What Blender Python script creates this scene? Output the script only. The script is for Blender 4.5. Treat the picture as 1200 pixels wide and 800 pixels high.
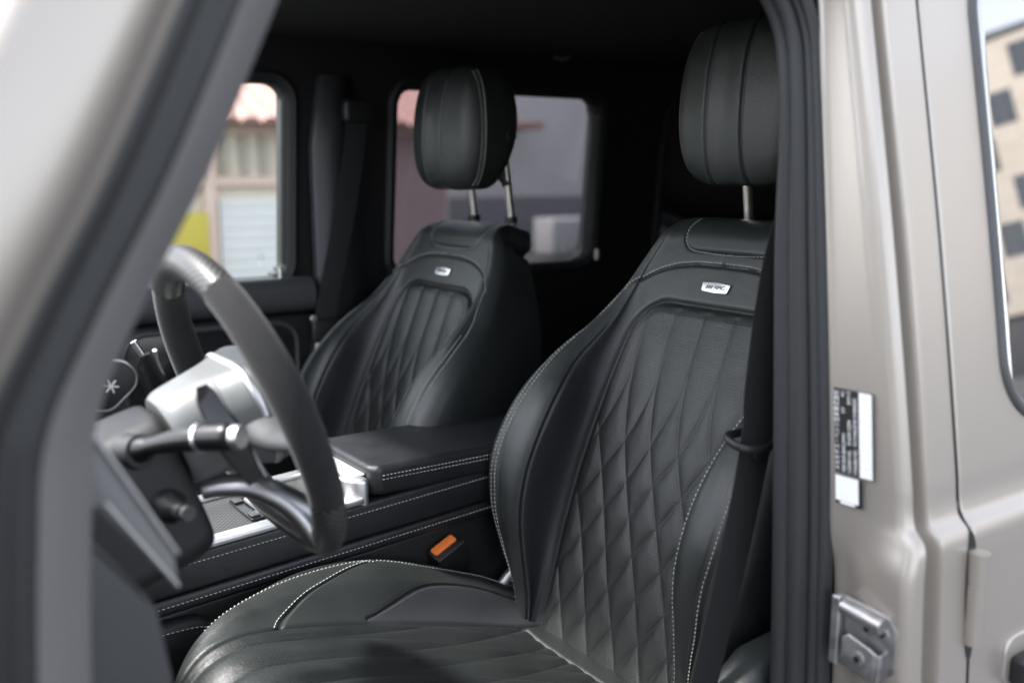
import bpy, bmesh, math, random
import numpy as np
from mathutils import Vector, Matrix
random.seed(7); RNG = np.random.default_rng(7)
for o in list(bpy.data.objects): bpy.data.objects.remove(o)
SC = bpy.context.scene; COL = SC.collection
R = math.radians

# ------------------------------------------------------------------ camera
PSI = R(35); PITCH = math.atan(200 / 1150)
CAM = np.array([-1.0, 1.1, 1.55])
cd = bpy.data.cameras.new('camera'); cam = bpy.data.objects.new('camera', cd); COL.objects.link(cam)
fw = Vector((math.cos(PSI) * math.cos(PITCH), -math.sin(PSI) * math.cos(PITCH), -math.sin(PITCH)))
cam.location = CAM; cam.rotation_euler = fw.to_track_quat('-Z', 'Y').to_euler()
cd.lens = 34.5; cd.sensor_width = 36; cd.clip_start = .05; cd.clip_end = 400
cd.dof.use_dof = True; cd.dof.focus_distance = 1.36; cd.dof.aperture_fstop = 2.4
SC.camera = cam

# ------------------------------------------------------------------ sky, sun, exposure
SUN_EL, SUN_AZ = 58, 62          # azimuth: direction the light comes from, degrees from +X towards +Y
w = bpy.data.worlds.new('World'); SC.world = w; w.use_nodes = True
nt = w.node_tree; bg = nt.nodes['Background']
sky = nt.nodes.new('ShaderNodeTexSky'); sky.sky_type = 'NISHITA'; sky.sun_disc = False
sky.sun_elevation = R(SUN_EL); sky.sun_rotation = R(90 - SUN_AZ)
sky.air_density = .8; sky.dust_density = 1.6; sky.ozone_density = 1.0
hs = nt.nodes.new('ShaderNodeHueSaturation'); hs.inputs['Saturation'].default_value = .35      # pale hazy sky
nt.links.new(sky.outputs[0], hs.inputs['Color']); nt.links.new(hs.outputs[0], bg.inputs[0]); bg.inputs[1].default_value = .15
sl = bpy.data.lights.new('sun', 'SUN'); sl.energy = 2.0; sl.angle = R(4); sl.color = (1, .98, .95)
sun = bpy.data.objects.new('sun', sl); COL.objects.link(sun)
sd = Vector((math.cos(R(SUN_AZ)) * math.cos(R(SUN_EL)), math.sin(R(SUN_AZ)) * math.cos(R(SUN_EL)), math.sin(R(SUN_EL))))
sun.rotation_euler = sd.to_track_quat('Z', 'Y').to_euler()
vs = SC.view_settings; vs.view_transform = 'Standard'; vs.look = 'None'; vs.exposure = 2.35; vs.gamma = 1
vs.use_curve_mapping = False

# ------------------------------------------------------------------ materials
MATS = {}
def material(name, col, rough=.5, metal=0, bump=0, scale=400, dist=.001, var=.0, vscale=6, coat=0, sheen=0, ior=1.5, aniso=0, rvar=0):
    m = bpy.data.materials.new(name); m.use_nodes = True; t = m.node_tree; b = t.nodes['Principled BSDF']
    b.inputs['Base Color'].default_value = (*col, 1); b.inputs['Roughness'].default_value = rough
    b.inputs['Metallic'].default_value = metal; b.inputs['IOR'].default_value = ior
    b.inputs['Coat Weight'].default_value = coat; b.inputs['Coat Roughness'].default_value = .15
    b.inputs['Sheen Weight'].default_value = sheen; b.inputs['Sheen Roughness'].default_value = .4
    tc = t.nodes.new('ShaderNodeTexCoord')
    if var or rvar:
        nz = t.nodes.new('ShaderNodeTexNoise'); nz.inputs['Scale'].default_value = vscale; nz.inputs['Detail'].default_value = 5
        t.links.new(tc.outputs['Object'], nz.inputs['Vector'])
        if var:
            mx = t.nodes.new('ShaderNodeMix'); mx.data_type = 'RGBA'
            mx.inputs[6].default_value = (*[c * (1 - var) for c in col], 1); mx.inputs[7].default_value = (*[min(1, c * (1 + var)) for c in col], 1)
            t.links.new(nz.outputs['Fac'], mx.inputs[0]); t.links.new(mx.outputs[2], b.inputs['Base Color'])
        if rvar:
            mr = t.nodes.new('ShaderNodeMapRange'); mr.inputs[1].default_value = .3; mr.inputs[2].default_value = .7
            mr.inputs[3].default_value = rough - rvar; mr.inputs[4].default_value = rough + rvar
            t.links.new(nz.outputs['Fac'], mr.inputs[0]); t.links.new(mr.outputs[0], b.inputs['Roughness'])
    if bump:
        n2 = t.nodes.new('ShaderNodeTexNoise'); n2.inputs['Scale'].default_value = scale; n2.inputs['Detail'].default_value = 3
        t.links.new(tc.outputs['Object'], n2.inputs['Vector'])
        bp = t.nodes.new('ShaderNodeBump'); bp.inputs['Strength'].default_value = bump; bp.inputs['Distance'].default_value = dist
        t.links.new(n2.outputs['Fac'], bp.inputs['Height']); t.links.new(bp.outputs[0], b.inputs['Normal'])
    MATS[name] = m; return m
def leather(name, col, rough, perf=None, grain=.35):
    m = material(name, col, rough, var=.18, vscale=14, rvar=.06, ior=1.5); t = m.node_tree; b = t.nodes['Principled BSDF']
    tc = next(n for n in t.nodes if n.type == 'TEX_COORD')
    vo = t.nodes.new('ShaderNodeTexVoronoi'); vo.feature = 'DISTANCE_TO_EDGE'; vo.inputs['Scale'].default_value = 650
    t.links.new(tc.outputs['Object'], vo.inputs['Vector'])
    mr = t.nodes.new('ShaderNodeMapRange'); mr.inputs[2].default_value = .15; t.links.new(vo.outputs['Distance'], mr.inputs[0])
    nz = t.nodes.new('ShaderNodeTexNoise'); nz.inputs['Scale'].default_value = 45; nz.inputs['Detail'].default_value = 4
    t.links.new(tc.outputs['Object'], nz.inputs['Vector'])
    bn = t.nodes.new('ShaderNodeBump'); bn.inputs['Strength'].default_value = .38; bn.inputs['Distance'].default_value = .002
    t.links.new(nz.outputs['Fac'], bn.inputs['Height'])
    bp = t.nodes.new('ShaderNodeBump'); bp.inputs['Strength'].default_value = grain; bp.inputs['Distance'].default_value = .0003
    t.links.new(mr.outputs[0], bp.inputs['Height']); t.links.new(bn.outputs[0], bp.inputs['Normal'])
    last = bp
    if perf:
        uv = t.nodes.new('ShaderNodeUVMap'); uv.uv_map = 'surf'
        sp = t.nodes.new('ShaderNodeSeparateXYZ'); t.links.new(uv.outputs[0], sp.inputs[0])
        def M(op, a, bb=None):
            n = t.nodes.new('ShaderNodeMath'); n.operation = op
            for i, v in enumerate((a, bb)):
                if v is None: continue
                if isinstance(v, (int, float)): n.inputs[i].default_value = v
                else: t.links.new(v, n.inputs[i])
            return n.outputs[0]
        px = M('MULTIPLY', sp.outputs[0], 1 / perf); py = M('MULTIPLY', sp.outputs[1], 1 / perf)
        row = M('FLOOR', py); sh = M('MULTIPLY', M('MODULO', M('ABSOLUTE', row), 2.0), .5)
        fx = M('SUBTRACT', M('FRACT', M('ADD', px, sh)), .5); fy = M('SUBTRACT', M('FRACT', py), .5)
        d = M('SQRT', M('ADD', M('MULTIPLY', fx, fx), M('MULTIPLY', fy, fy)))
        hole = M('LESS_THAN', d, .27)
        old = b.inputs['Base Color'].links[0].from_socket
        mx = t.nodes.new('ShaderNodeMix'); mx.data_type = 'RGBA'
        t.links.new(hole, mx.inputs[0]); t.links.new(old, mx.inputs[6]); mx.inputs[7].default_value = (.002, .002, .002, 1)
        t.links.new(mx.outputs[2], b.inputs['Base Color'])
        hb = t.nodes.new('ShaderNodeBump'); hb.inputs['Strength'].default_value = .7; hb.inputs['Distance'].default_value = .0012
        t.links.new(M('SUBTRACT', 1.0, hole), hb.inputs['Height']); t.links.new(bp.outputs[0], hb.inputs['Normal']); last = hb
    t.links.new(last.outputs[0], b.inputs['Normal'])
    return m
def glass(name, tint, gloss=1.0, ior=1.5):
    m = bpy.data.materials.new(name); m.use_nodes = True; t = m.node_tree; t.nodes.clear()
    out = t.nodes.new('ShaderNodeOutputMaterial'); mx = t.nodes.new('ShaderNodeMixShader')
    tr = t.nodes.new('ShaderNodeBsdfTransparent'); tr.inputs[0].default_value = (*tint, 1)
    gl = t.nodes.new('ShaderNodeBsdfGlossy'); gl.inputs['Roughness'].default_value = .01; gl.inputs[0].default_value = (gloss, gloss, gloss, 1)
    fr = t.nodes.new('ShaderNodeFresnel'); fr.inputs[0].default_value = ior
    t.links.new(fr.outputs[0], mx.inputs[0]); t.links.new(tr.outputs[0], mx.inputs[1]); t.links.new(gl.outputs[0], mx.inputs[2])
    t.links.new(mx.outputs[0], out.inputs[0]); MATS[name] = m; return m
def carbon(name):
    m = material(name, (.02, .02, .022), .45, coat=.12); t = m.node_tree; b = t.nodes['Principled BSDF']
    uv = t.nodes.new('ShaderNodeUVMap'); uv.uv_map = 'surf'
    ck = t.nodes.new('ShaderNodeTexChecker'); ck.inputs['Scale'].default_value = 240
    ck.inputs[1].default_value = (.004, .004, .005, 1); ck.inputs[2].default_value = (.07, .07, .066, 1)
    t.links.new(uv.outputs[0], ck.inputs[0]); t.links.new(ck.outputs[0], b.inputs['Base Color']); return m
L_BLACK = leather('leather_black', (.021, .0243, .0238), .34)
L_PERF = leather('leather_perforated', (.0185, .0212, .0208), .40, perf=.0048)
L_INS = leather('leather_insert', (.034, .035, .040), .43, perf=.0036)
L_CON = leather('leather_console', (.014, .015, .017), .42)
THREAD = material('thread', (.62, .62, .58), .8)
THREAD_D = material('thread_dark', (.02, .02, .022), .8)
SUEDE = material('suede', (.0085, .0088, .0092), .95, bump=.5, scale=1500, dist=.0004, var=.25, vscale=60, sheen=.12)
PLASTIC = material('plastic_black', (.011, .011, .012), .5, bump=.3, scale=900, dist=.0003, var=.1)
PLASTIC_G = material('plastic_grey', (.045, .047, .05), .5, bump=.3, scale=700, dist=.0003, var=.12)
TRIM_G = material('pillar_trim', (.15, .145, .148), .6, bump=.3, scale=500, dist=.0004, var=.12)
RUBBER = material('rubber', (.019, .020, .022), .55, bump=.25, scale=300, dist=.0005, var=.12)
RUBBER_W = material('window_rubber', (.06, .06, .064), .5, bump=.2, scale=300, dist=.0004)
PAINT = material('paint_silver_beige', (.39, .356, .322), .36, metal=.55, bump=.08, scale=1800, dist=.0001, var=.03, vscale=3, coat=.25)
HEADLINER = material('headliner', (.005, .005, .005), .95, bump=.4, scale=900, dist=.0005)
CARPET = material('carpet', (.005, .005, .006), .95, bump=.8, scale=500, dist=.002)
CHROME = material('chrome', (.85, .82, .74), .28, metal=1, bump=.02)
SATIN = material('satin_metal', (.72, .72, .73), .42, metal=1, var=.06, vscale=30, rvar=.06)
DARKMETAL = material('dark_chrome', (.50, .50, .51), .34, metal=1, rvar=.05)
ZINC = material('zinc_steel', (.42, .42, .43), .42, metal=.9, bump=.3, scale=120, dist=.0005, var=.18, vscale=60, rvar=.12)
STRAP = material('belt_webbing', (.010, .010, .011), .75, bump=.9, scale=900, dist=.0008, var=.2, vscale=300)
def webbing(m):
    t = m.node_tree; b = t.nodes['Principled BSDF']; tc = next(n for n in t.nodes if n.type == 'TEX_COORD')
    wv = t.nodes.new('ShaderNodeTexWave'); wv.wave_type = 'BANDS'; wv.bands_direction = 'DIAGONAL'; wv.inputs['Scale'].default_value = 260; wv.inputs['Distortion'].default_value = 1.5; wv.inputs['Detail Scale'].default_value = 40
    bp = t.nodes.new('ShaderNodeBump'); bp.inputs['Strength'].default_value = .9; bp.inputs['Distance'].default_value = .0012
    t.links.new(tc.outputs['Object'], wv.inputs['Vector']); t.links.new(wv.outputs['Fac'], bp.inputs['Height']); t.links.new(b.inputs['Normal'].links[0].from_socket, bp.inputs['Normal']); t.links.new(bp.outputs[0], b.inputs['Normal'])
webbing(STRAP)
ORANGE = material('button_orange', (.9, .22, .05), .4)
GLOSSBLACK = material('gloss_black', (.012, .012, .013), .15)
LABELBLK = material('label_black', (.01, .01, .011), .5)
LABELWHT = material('label_white', (.85, .85, .86), .5)
ICON = material('icon_white', (.7, .7, .7), .5)
CARB = carbon('carbon_weave')
GL_CLEAR = glass('glass_clear', (.90, .93, .91))
GL_TINT = glass('glass_tinted', (.55, .54, .55))
GL_MIRROR = glass('glass_privacy', (.10, .10, .11), 1.0, 4.6)

# ------------------------------------------------------------------ helpers
def setp(o, label=None, cat=None, group=None, kind=None):
    for k, v in (('label', label), ('category', cat), ('group', group), ('kind', kind)):
        if v: o[k] = v
    return o
def thing(name, loc, label, cat, group=None):
    o = bpy.data.objects.new(name, None); COL.objects.link(o); o.location = loc; o.empty_display_size = .05
    bpy.context.view_layer.update()
    return setp(o, label, cat, group)
def root_of(o):
    p = np.zeros(3)
    while o is not None: p += np.array(o.location); o = o.parent
    return p
def mk(name, V, Fc, mat, parent=None, smooth=True, uv=None, auto=None):
    V = np.asarray(V, float)
    off = root_of(parent) if parent is not None else np.zeros(3)
    me = bpy.data.meshes.new(name); me.from_pydata((V - off).tolist(), [], [list(map(int, f)) for f in Fc])
    me.materials.append(mat)
    if uv is not None:
        ul = me.uv_layers.new(name='surf'); vi = np.zeros(len(me.loops), int); me.loops.foreach_get('vertex_index', vi)
        ul.data.foreach_set('uv', np.asarray(uv, float)[vi].ravel())
    if smooth: me.polygons.foreach_set('use_smooth', [True] * len(me.polygons))
    me.update()
    o = bpy.data.objects.new(name, me); COL.objects.link(o)
    if parent is not None: o.parent = parent
    if auto and smooth: me.set_sharp_from_angle(angle=R(auto))
    return o
def grid_faces(nr, nc, closed=False, flip=False):
    i, j = np.meshgrid(np.arange(nr - 1), np.arange(nc if closed else nc - 1), indexing='ij')
    a = i * nc + j; b = i * nc + (j + 1) % nc; c = (i + 1) * nc + (j + 1) % nc; d = (i + 1) * nc + j
    f = np.stack([a, b, c, d], -1).reshape(-1, 4)
    return f[:, ::-1] if flip else f
def subset(V, Fc, mask, uv=None):
    f = Fc[mask]; u, inv = np.unique(f, return_inverse=True)
    return V[u], inv.reshape(f.shape), (uv[u] if uv is not None else None)
def catmull(K, t):
    """K: (k, ..., d) control rows, t positions in index units."""
    K = np.asarray(K, float); n = len(K); t = np.clip(np.asarray(t, float), 0, n - 1 - 1e-9); i = t.astype(int); u = t - i
    P = lambda q: K[np.clip(q, 0, n - 1)]
    p0, p1, p2, p3 = P(i - 1), P(i), P(i + 1), P(i + 2)
    u = u.reshape(u.shape + (1,) * (K.ndim - 1))
    return .5 * (2 * p1 + (p2 - p0) * u + (2 * p0 - 5 * p1 + 4 * p2 - p3) * u**2 + (3 * p1 - p0 - 3 * p2 + p3) * u**3)
def smoothcurve(pts, n=80):
    pts = np.asarray(pts, float); c = catmull(pts, np.linspace(0, len(pts) - 1, n * 4))
    s = np.r_[0, np.cumsum(np.linalg.norm(np.diff(c, axis=0), axis=1))]
    q = np.linspace(0, s[-1], n); return np.stack([np.interp(q, s, c[:, k]) for k in range(c.shape[1])], -1)
def frames(P, upv=(0, 0, 1), closed=False):
    T = (np.roll(P, -1, 0) - np.roll(P, 1, 0)) if closed else np.gradient(P, axis=0)
    T /= np.linalg.norm(T, axis=1)[:, None] + 1e-12
    U = np.tile(np.asarray(upv, float), (len(P), 1)); S = np.cross(T, U); S /= np.linalg.norm(S, axis=1)[:, None] + 1e-12
    return T, S, np.cross(S, T)
def sweep(name, P, prof, mat, parent, upv=(0, 0, 1), closed=False, caps=True, scale=None, auto=40, smooth=True):
    """sweep closed profile (side, up) along P."""
    P = np.asarray(P, float); prof = np.asarray(prof, float); T, S, U = frames(P, upv, closed)
    sc = np.ones(len(P)) if scale is None else np.asarray(scale)
    V = P[:, None] + S[:, None] * (prof[None, :, :1] * sc[:, None, None]) + U[:, None] * (prof[None, :, 1:] * sc[:, None, None])
    n, m = len(P), len(prof); Vf = V.reshape(-1, 3)
    Fc = grid_faces(n + (1 if closed else 0), m, True) % (n * m)
    Fc = Fc.tolist()
    if caps and not closed: Fc += [list(range(m))[::1], list(range((n - 1) * m, n * m))[::-1]]
    uv = np.stack([np.repeat(np.arange(n) * .01, m), np.tile(np.arange(m) * .004, n)], -1)
    s = np.r_[0, np.cumsum(np.linalg.norm(np.diff(P, axis=0), axis=1))]
    pp = np.r_[0, np.cumsum(np.linalg.norm(np.diff(prof, axis=0), axis=1))]
    uv = np.stack([np.repeat(s, m), np.tile(pp, n)], -1)
    return mk(name, Vf, Fc, mat, parent, smooth, uv, auto)
def circ(r, n=12, ry=None):
    a = np.linspace(0, 2 * np.pi, n, endpoint=False); return np.stack([np.cos(a) * r, np.sin(a) * (ry or r)], -1)
def tube(name, P, r, mat, parent, n=14, upv=(0, 0, 1), scale=None): return sweep(name, P, circ(r, n), mat, parent, upv, scale=scale)
def rrect(w, h, r, n=6):
    r = min(r, w / 2 - 1e-5, h / 2 - 1e-5); o = []
    for cx, cy, a0 in ((w / 2 - r, h / 2 - r, 0), (-w / 2 + r, h / 2 - r, 90), (-w / 2 + r, -h / 2 + r, 180), (w / 2 - r, -h / 2 + r, 270)):
        for k in range(n + 1):
            a = R(a0 + 90 * k / n); o.append((cx + r * math.cos(a), cy + r * math.sin(a)))
    return np.array(o)
def slab(name, poly, origin, ax, ay, thick, mat, parent, bev=.002, seg=3):
    """extruded 2D polygon (in ax, ay), from origin along ax x ay by thick, with rounded front edge."""
    ax = Vector(ax).normalized(); ay = Vector(ay).normalized(); az = ax.cross(ay); o = Vector(origin)
    bm = bmesh.new()
    vs_ = [bm.verts.new(o + ax * p[0] + ay * p[1]) for p in poly]
    f = bm.faces.new(vs_); r_ = bmesh.ops.extrude_face_region(bm, geom=[f])
    top = [e for e in r_['geom'] if isinstance(e, bmesh.types.BMVert)]
    bmesh.ops.translate(bm, verts=top, vec=az * thick)
    bmesh.ops.recalc_face_normals(bm, faces=bm.faces)
    if bev:
        es = [e for e in bm.edges if len(e.link_faces) == 2 and e.calc_face_angle(0) > R(35)]
        bmesh.ops.bevel(bm, geom=es, offset=bev, segments=seg, profile=.5, affect='EDGES', clamp_overlap=True)
    bm.verts.ensure_lookup_table(); bm.faces.ensure_lookup_table(); bm.verts.index_update()
    V = np.array([v.co[:] for v in bm.verts]); Fc = [[v.index for v in f.verts] for f in bm.faces]; bm.free()
    uv = np.stack([(V - np.array(o)) @ np.array(ax), (V - np.array(o)) @ np.array(ay)], -1)
    return mk(name, V, Fc, mat, parent, True, uv, 32)
def box(name, lo, hi, mat, parent, bev=.004, seg=3):
    lo = np.array(lo); hi = np.array(hi); d = hi - lo
    return slab(name, [(0, 0), (d[0], 0), (d[0], d[1]), (0, d[1])], lo, (1, 0, 0), (0, 1, 0), d[2], mat, parent, bev, seg)
def disc(name, c, nrm, r, h, mat, parent, n=24, bev=.001):
    nrm = Vector(nrm).normalized(); ax = nrm.orthogonal().normalized(); ay = nrm.cross(ax)
    return slab(name, circ(r, n), c, ax, ay, h, mat, parent, bev, 2)
def stitches(name, P, N, mat, parent, ln=.0042, gap=.0022, r=.0007, lift=.0004):
    """a row of single thread stitches lying on a surface, along P with normals N."""
    P = np.asarray(P, float); N = np.asarray(N, float)
    s = np.r_[0, np.cumsum(np.linalg.norm(np.diff(P, axis=0), axis=1))]; n = int(s[-1] / (ln + gap))
    at = lambda A, q: np.stack([np.interp(q, s, A[:, k]) for k in range(3)], -1)
    q0 = np.arange(n) * (ln + gap); a = at(P, q0); b = at(P, q0 + ln); nn = at(N, q0 + ln / 2); nn /= np.linalg.norm(nn, axis=1)[:, None]
    T = b - a; T /= np.linalg.norm(T, axis=1)[:, None] + 1e-12; S = np.cross(T, nn)
    m = (a + b) / 2 + nn * (lift + r); a = a + nn * (lift - r * .8); b = b + nn * (lift - r * .8)
    V = []
    for c_, k in ((a, .6), (m, 1.), (b, .6)):
        for x, y in ((1, 0), (0, 1), (-1, 0), (0, -1)): V.append(c_ + S * (x * r * k) + nn * (y * r * k))
    V = np.stack(V, 1)                          # n,12,3
    base = [[j, (j + 1) % 4, 4 + (j + 1) % 4, 4 + j] for j in range(4)] + [[4 + j, 4 + (j + 1) % 4, 8 + (j + 1) % 4, 8 + j] for j in range(4)] + [[3, 2, 1, 0], [8, 9, 10, 11]]
    Fc = (np.array(base)[None] + (np.arange(n) * 12)[:, None, None]).reshape(-1, 4)
    o = mk(name, V.reshape(-1, 3), Fc, mat, parent); o['kind'] = 'stuff'; return o
def text_mesh(name, body, size, origin, ax, ay, mat, parent, lift=.0003, align='LEFT', extr=.0001, xs=1.0, shear=0, maxw=None):
    cu = bpy.data.curves.new(name, 'FONT'); cu.body = body; cu.size = size; cu.align_x = align; cu.align_y = 'CENTER'; cu.extrude = extr; cu.shear = shear
    to = bpy.data.objects.new('text_tmp', cu); COL.objects.link(to); bpy.context.view_layer.update()
    me = bpy.data.meshes.new_from_object(to.evaluated_get(bpy.context.evaluated_depsgraph_get()))
    bpy.data.objects.remove(to)
    V = np.zeros(len(me.vertices) * 3); me.vertices.foreach_get('co', V); V = V.reshape(-1, 3)
    if maxw is not None and len(V): xs = xs * min(1.0, maxw / (V[:, 0].max() - min(0, V[:, 0].min()) + 1e-9))
    ax = np.array(Vector(ax).normalized()); ay = np.array(Vector(ay).normalized()); az = np.cross(ax, ay)
    Fc = [list(p.vertices) for p in me.polygons]
    W = np.asarray(origin)[None] + V[:, :1] * xs * ax + V[:, 1:2] * ay + (V[:, 2:] + lift + extr) * az
    return mk(name, W, Fc, mat, parent, False)
def copy_tree(o, parent=None):
    c = o.copy(); COL.objects.link(c); c.parent = parent
    for ch in list(o.children): copy_tree(ch, c)
    return c
def itp(x, xs, ys):
    """smooth (monotone-ish) interpolation through knots."""
    xs = np.asarray(xs, float); ys = np.asarray(ys, float); x = np.clip(x, xs[0], xs[-1])
    m = np.gradient(ys, xs); i = np.clip(np.searchsorted(xs, x, side='right') - 1, 0, len(xs) - 2); h = xs[i + 1] - xs[i]; u = (x - xs[i]) / h
    return (2*u**3 - 3*u**2 + 1) * ys[i] + (u**3 - 2*u**2 + u) * h * m[i] + (-2*u**3 + 3*u**2) * ys[i + 1] + (u**3 - u**2) * h * m[i + 1]
def sdf_rr(x, y, x0, x1, y0, y1, r):
    cx, cy = (x0 + x1) / 2, (y0 + y1) / 2; qx = np.abs(x - cx) - (x1 - x0) / 2 + r; qy = np.abs(y - cy) - (y1 - y0) / 2 + r
    return np.hypot(np.maximum(qx, 0), np.maximum(qy, 0)) + np.minimum(np.maximum(qx, qy), 0) - r

# ------------------------------------------------------------------ ground and the houses outside
def asphalt():
    m = material('asphalt', (.06, .06, .062), .9, bump=.8, scale=60, dist=.01, var=.3, vscale=2); return m
g = mk('ground', [(-150, -150, 0), (150, -150, 0), (150, 150, 0), (-150, 150, 0)], [[0, 1, 2, 3]], asphalt(), smooth=False); g['kind'] = 'structure'

def ext_house():
    tile = material('roof_tile', (.42, .25, .22), .8, var=.35, vscale=3); wall = material('house_wall', (.74, .65, .55), .9, var=.12, vscale=2, bump=.5, scale=40, dist=.01)
    beam = material('house_beam', (.72, .54, .46), .8, var=.1); louv = material('house_louvre', (.42, .38, .32), .7); shut = material('house_shutter', (.74, .72, .71), .6, var=.06)
    yel = material('sign_yellow', (.60, .47, .07), .6, var=.05); pink = material('house_pink', (.36, .27, .27), .9, var=.15)
    X = 11.0
    t = thing('house', (X, -4, 0), 'low house with red tiled roof, salmon beams and grey shutter seen through the car windows', 'house')
    box('wall', (X, -6.2, 0), (X + 4, 2, 2.35), wall, t, .01)
    box('side_wall', (X - .04, -6.15, 0), (X - .003, -4.6, 2.0), pink, t, .005)
    for z0, z1 in ((1.36, 1.48), (2.0, 2.1)): box('beam', (X - .12, -4.6, z0), (X - .002, 1.9, z1), beam, t, .01)
    for y in (-4.55, -2.78, -1.2, .4): box('post', (X - .14, y - .07, 0), (X - .002, y + .07, 2.0), beam, t, .01)
    for y0 in (-4.4, -2.6, -1.05):
        for k in range(6): box('louvre', (X - .07, y0 + .1 + k * .25, 1.50), (X - .003, y0 + .2 + k * .25, 1.98), louv, t, .005)
    sh = box('shutter', (X - .06, -4.42, 0), (X - .003, -2.9, 1.2), shut, t, .005)
    for k in range(9): box('shutter_slat', (X - .072, -4.42, .05 + k * .13), (X - .058, -2.9, .15 + k * .13), shut, sh, .01)
    s = thing('sign_board', (X - .1, -2.45, .4), 'plain yellow sign board standing left of the grey shutter', 'sign')
    box('board', (X - .18, -2.72, .45), (X - .15, -2.2, 1.06), yel, s, .005); box('stand', (X - .16, -2.5, 0), (X - .148, -2.4, .47), louv, s, .002)
    # pan tiles: each course a row of half-round pieces
    rf = box('roof', (X - .55, -6.45, 2.10), (X - .5, 2.1, 2.16), tile, t, .01)
    ms = None
    for r_ in range(5):
        for k in range(34):
            y = -6.4 + k * .25
            a = np.linspace(0, np.pi, 6); x0 = X - .6 + r_ * .42; z0 = 2.09 + r_ * .19
            if ms is None:
                V = [(dx, math.cos(q) * .125, math.sin(q) * .085 + dz) for dx, dz in ((0, 0), (.46, .208)) for q in a]
                o = mk('roof_tile', np.array(V) + root_of(rf), grid_faces(2, 6), tile, rf); o.location = Vector((x0, y, z0)) - Vector(t.location); ms = o.data
            else:
                o = bpy.data.objects.new('roof_tile', ms); COL.objects.link(o); o.parent = rf; o.location = Vector((x0, y, z0)) - Vector(t.location)
    m = mk('roof_slope', [(X - .55, -6.45, 2.10), (X - .55, 2.1, 2.10), (X + 1.6, 2.1, 3.05), (X + 1.6, -6.45, 3.05)], [[0, 1, 2, 3]], tile, t, False)
    # pale building further along
    pale = material('pale_render', (.62, .61, .62), .9, var=.05, vscale=.8)
    dk = material('pale_plinth', (.20, .20, .22), .9)
    b = thing('building', (16, -13, 0), 'pale rendered building with dark plinth band seen through the tinted rear side window', 'building')
    box('wall', (16, -22, 1.0), (20, -6.6, 6), pale, b, .01); box('plinth', (16.02, -22, 0), (20, -6.6, .999), dk, b, .01)
    box('cornice', (15.85, -22, 4.1), (16.0, -6.6, 4.25), dk, b, .01)
    box('awning', (15.0, -10.9, 2.36), (15.99, -9.7, 2.50), tile, b, .02)
    c = thing('cabinet', (13, -10.1, 0), 'low white metal cabinet standing before the pale building', 'cabinet')
    wh = material('cabinet_white', (.42, .42, .43), .5)
    box('body', (13, -10.6, .05), (13.6, -9.6, .70), wh, c, .03); box('door', (12.985, -10.55, .12), (12.999, -10.12, .65), wh, c, .004); box('door', (12.985, -10.08, .12), (12.999, -9.65, .65), wh, c, .004)
ext_house()

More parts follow.
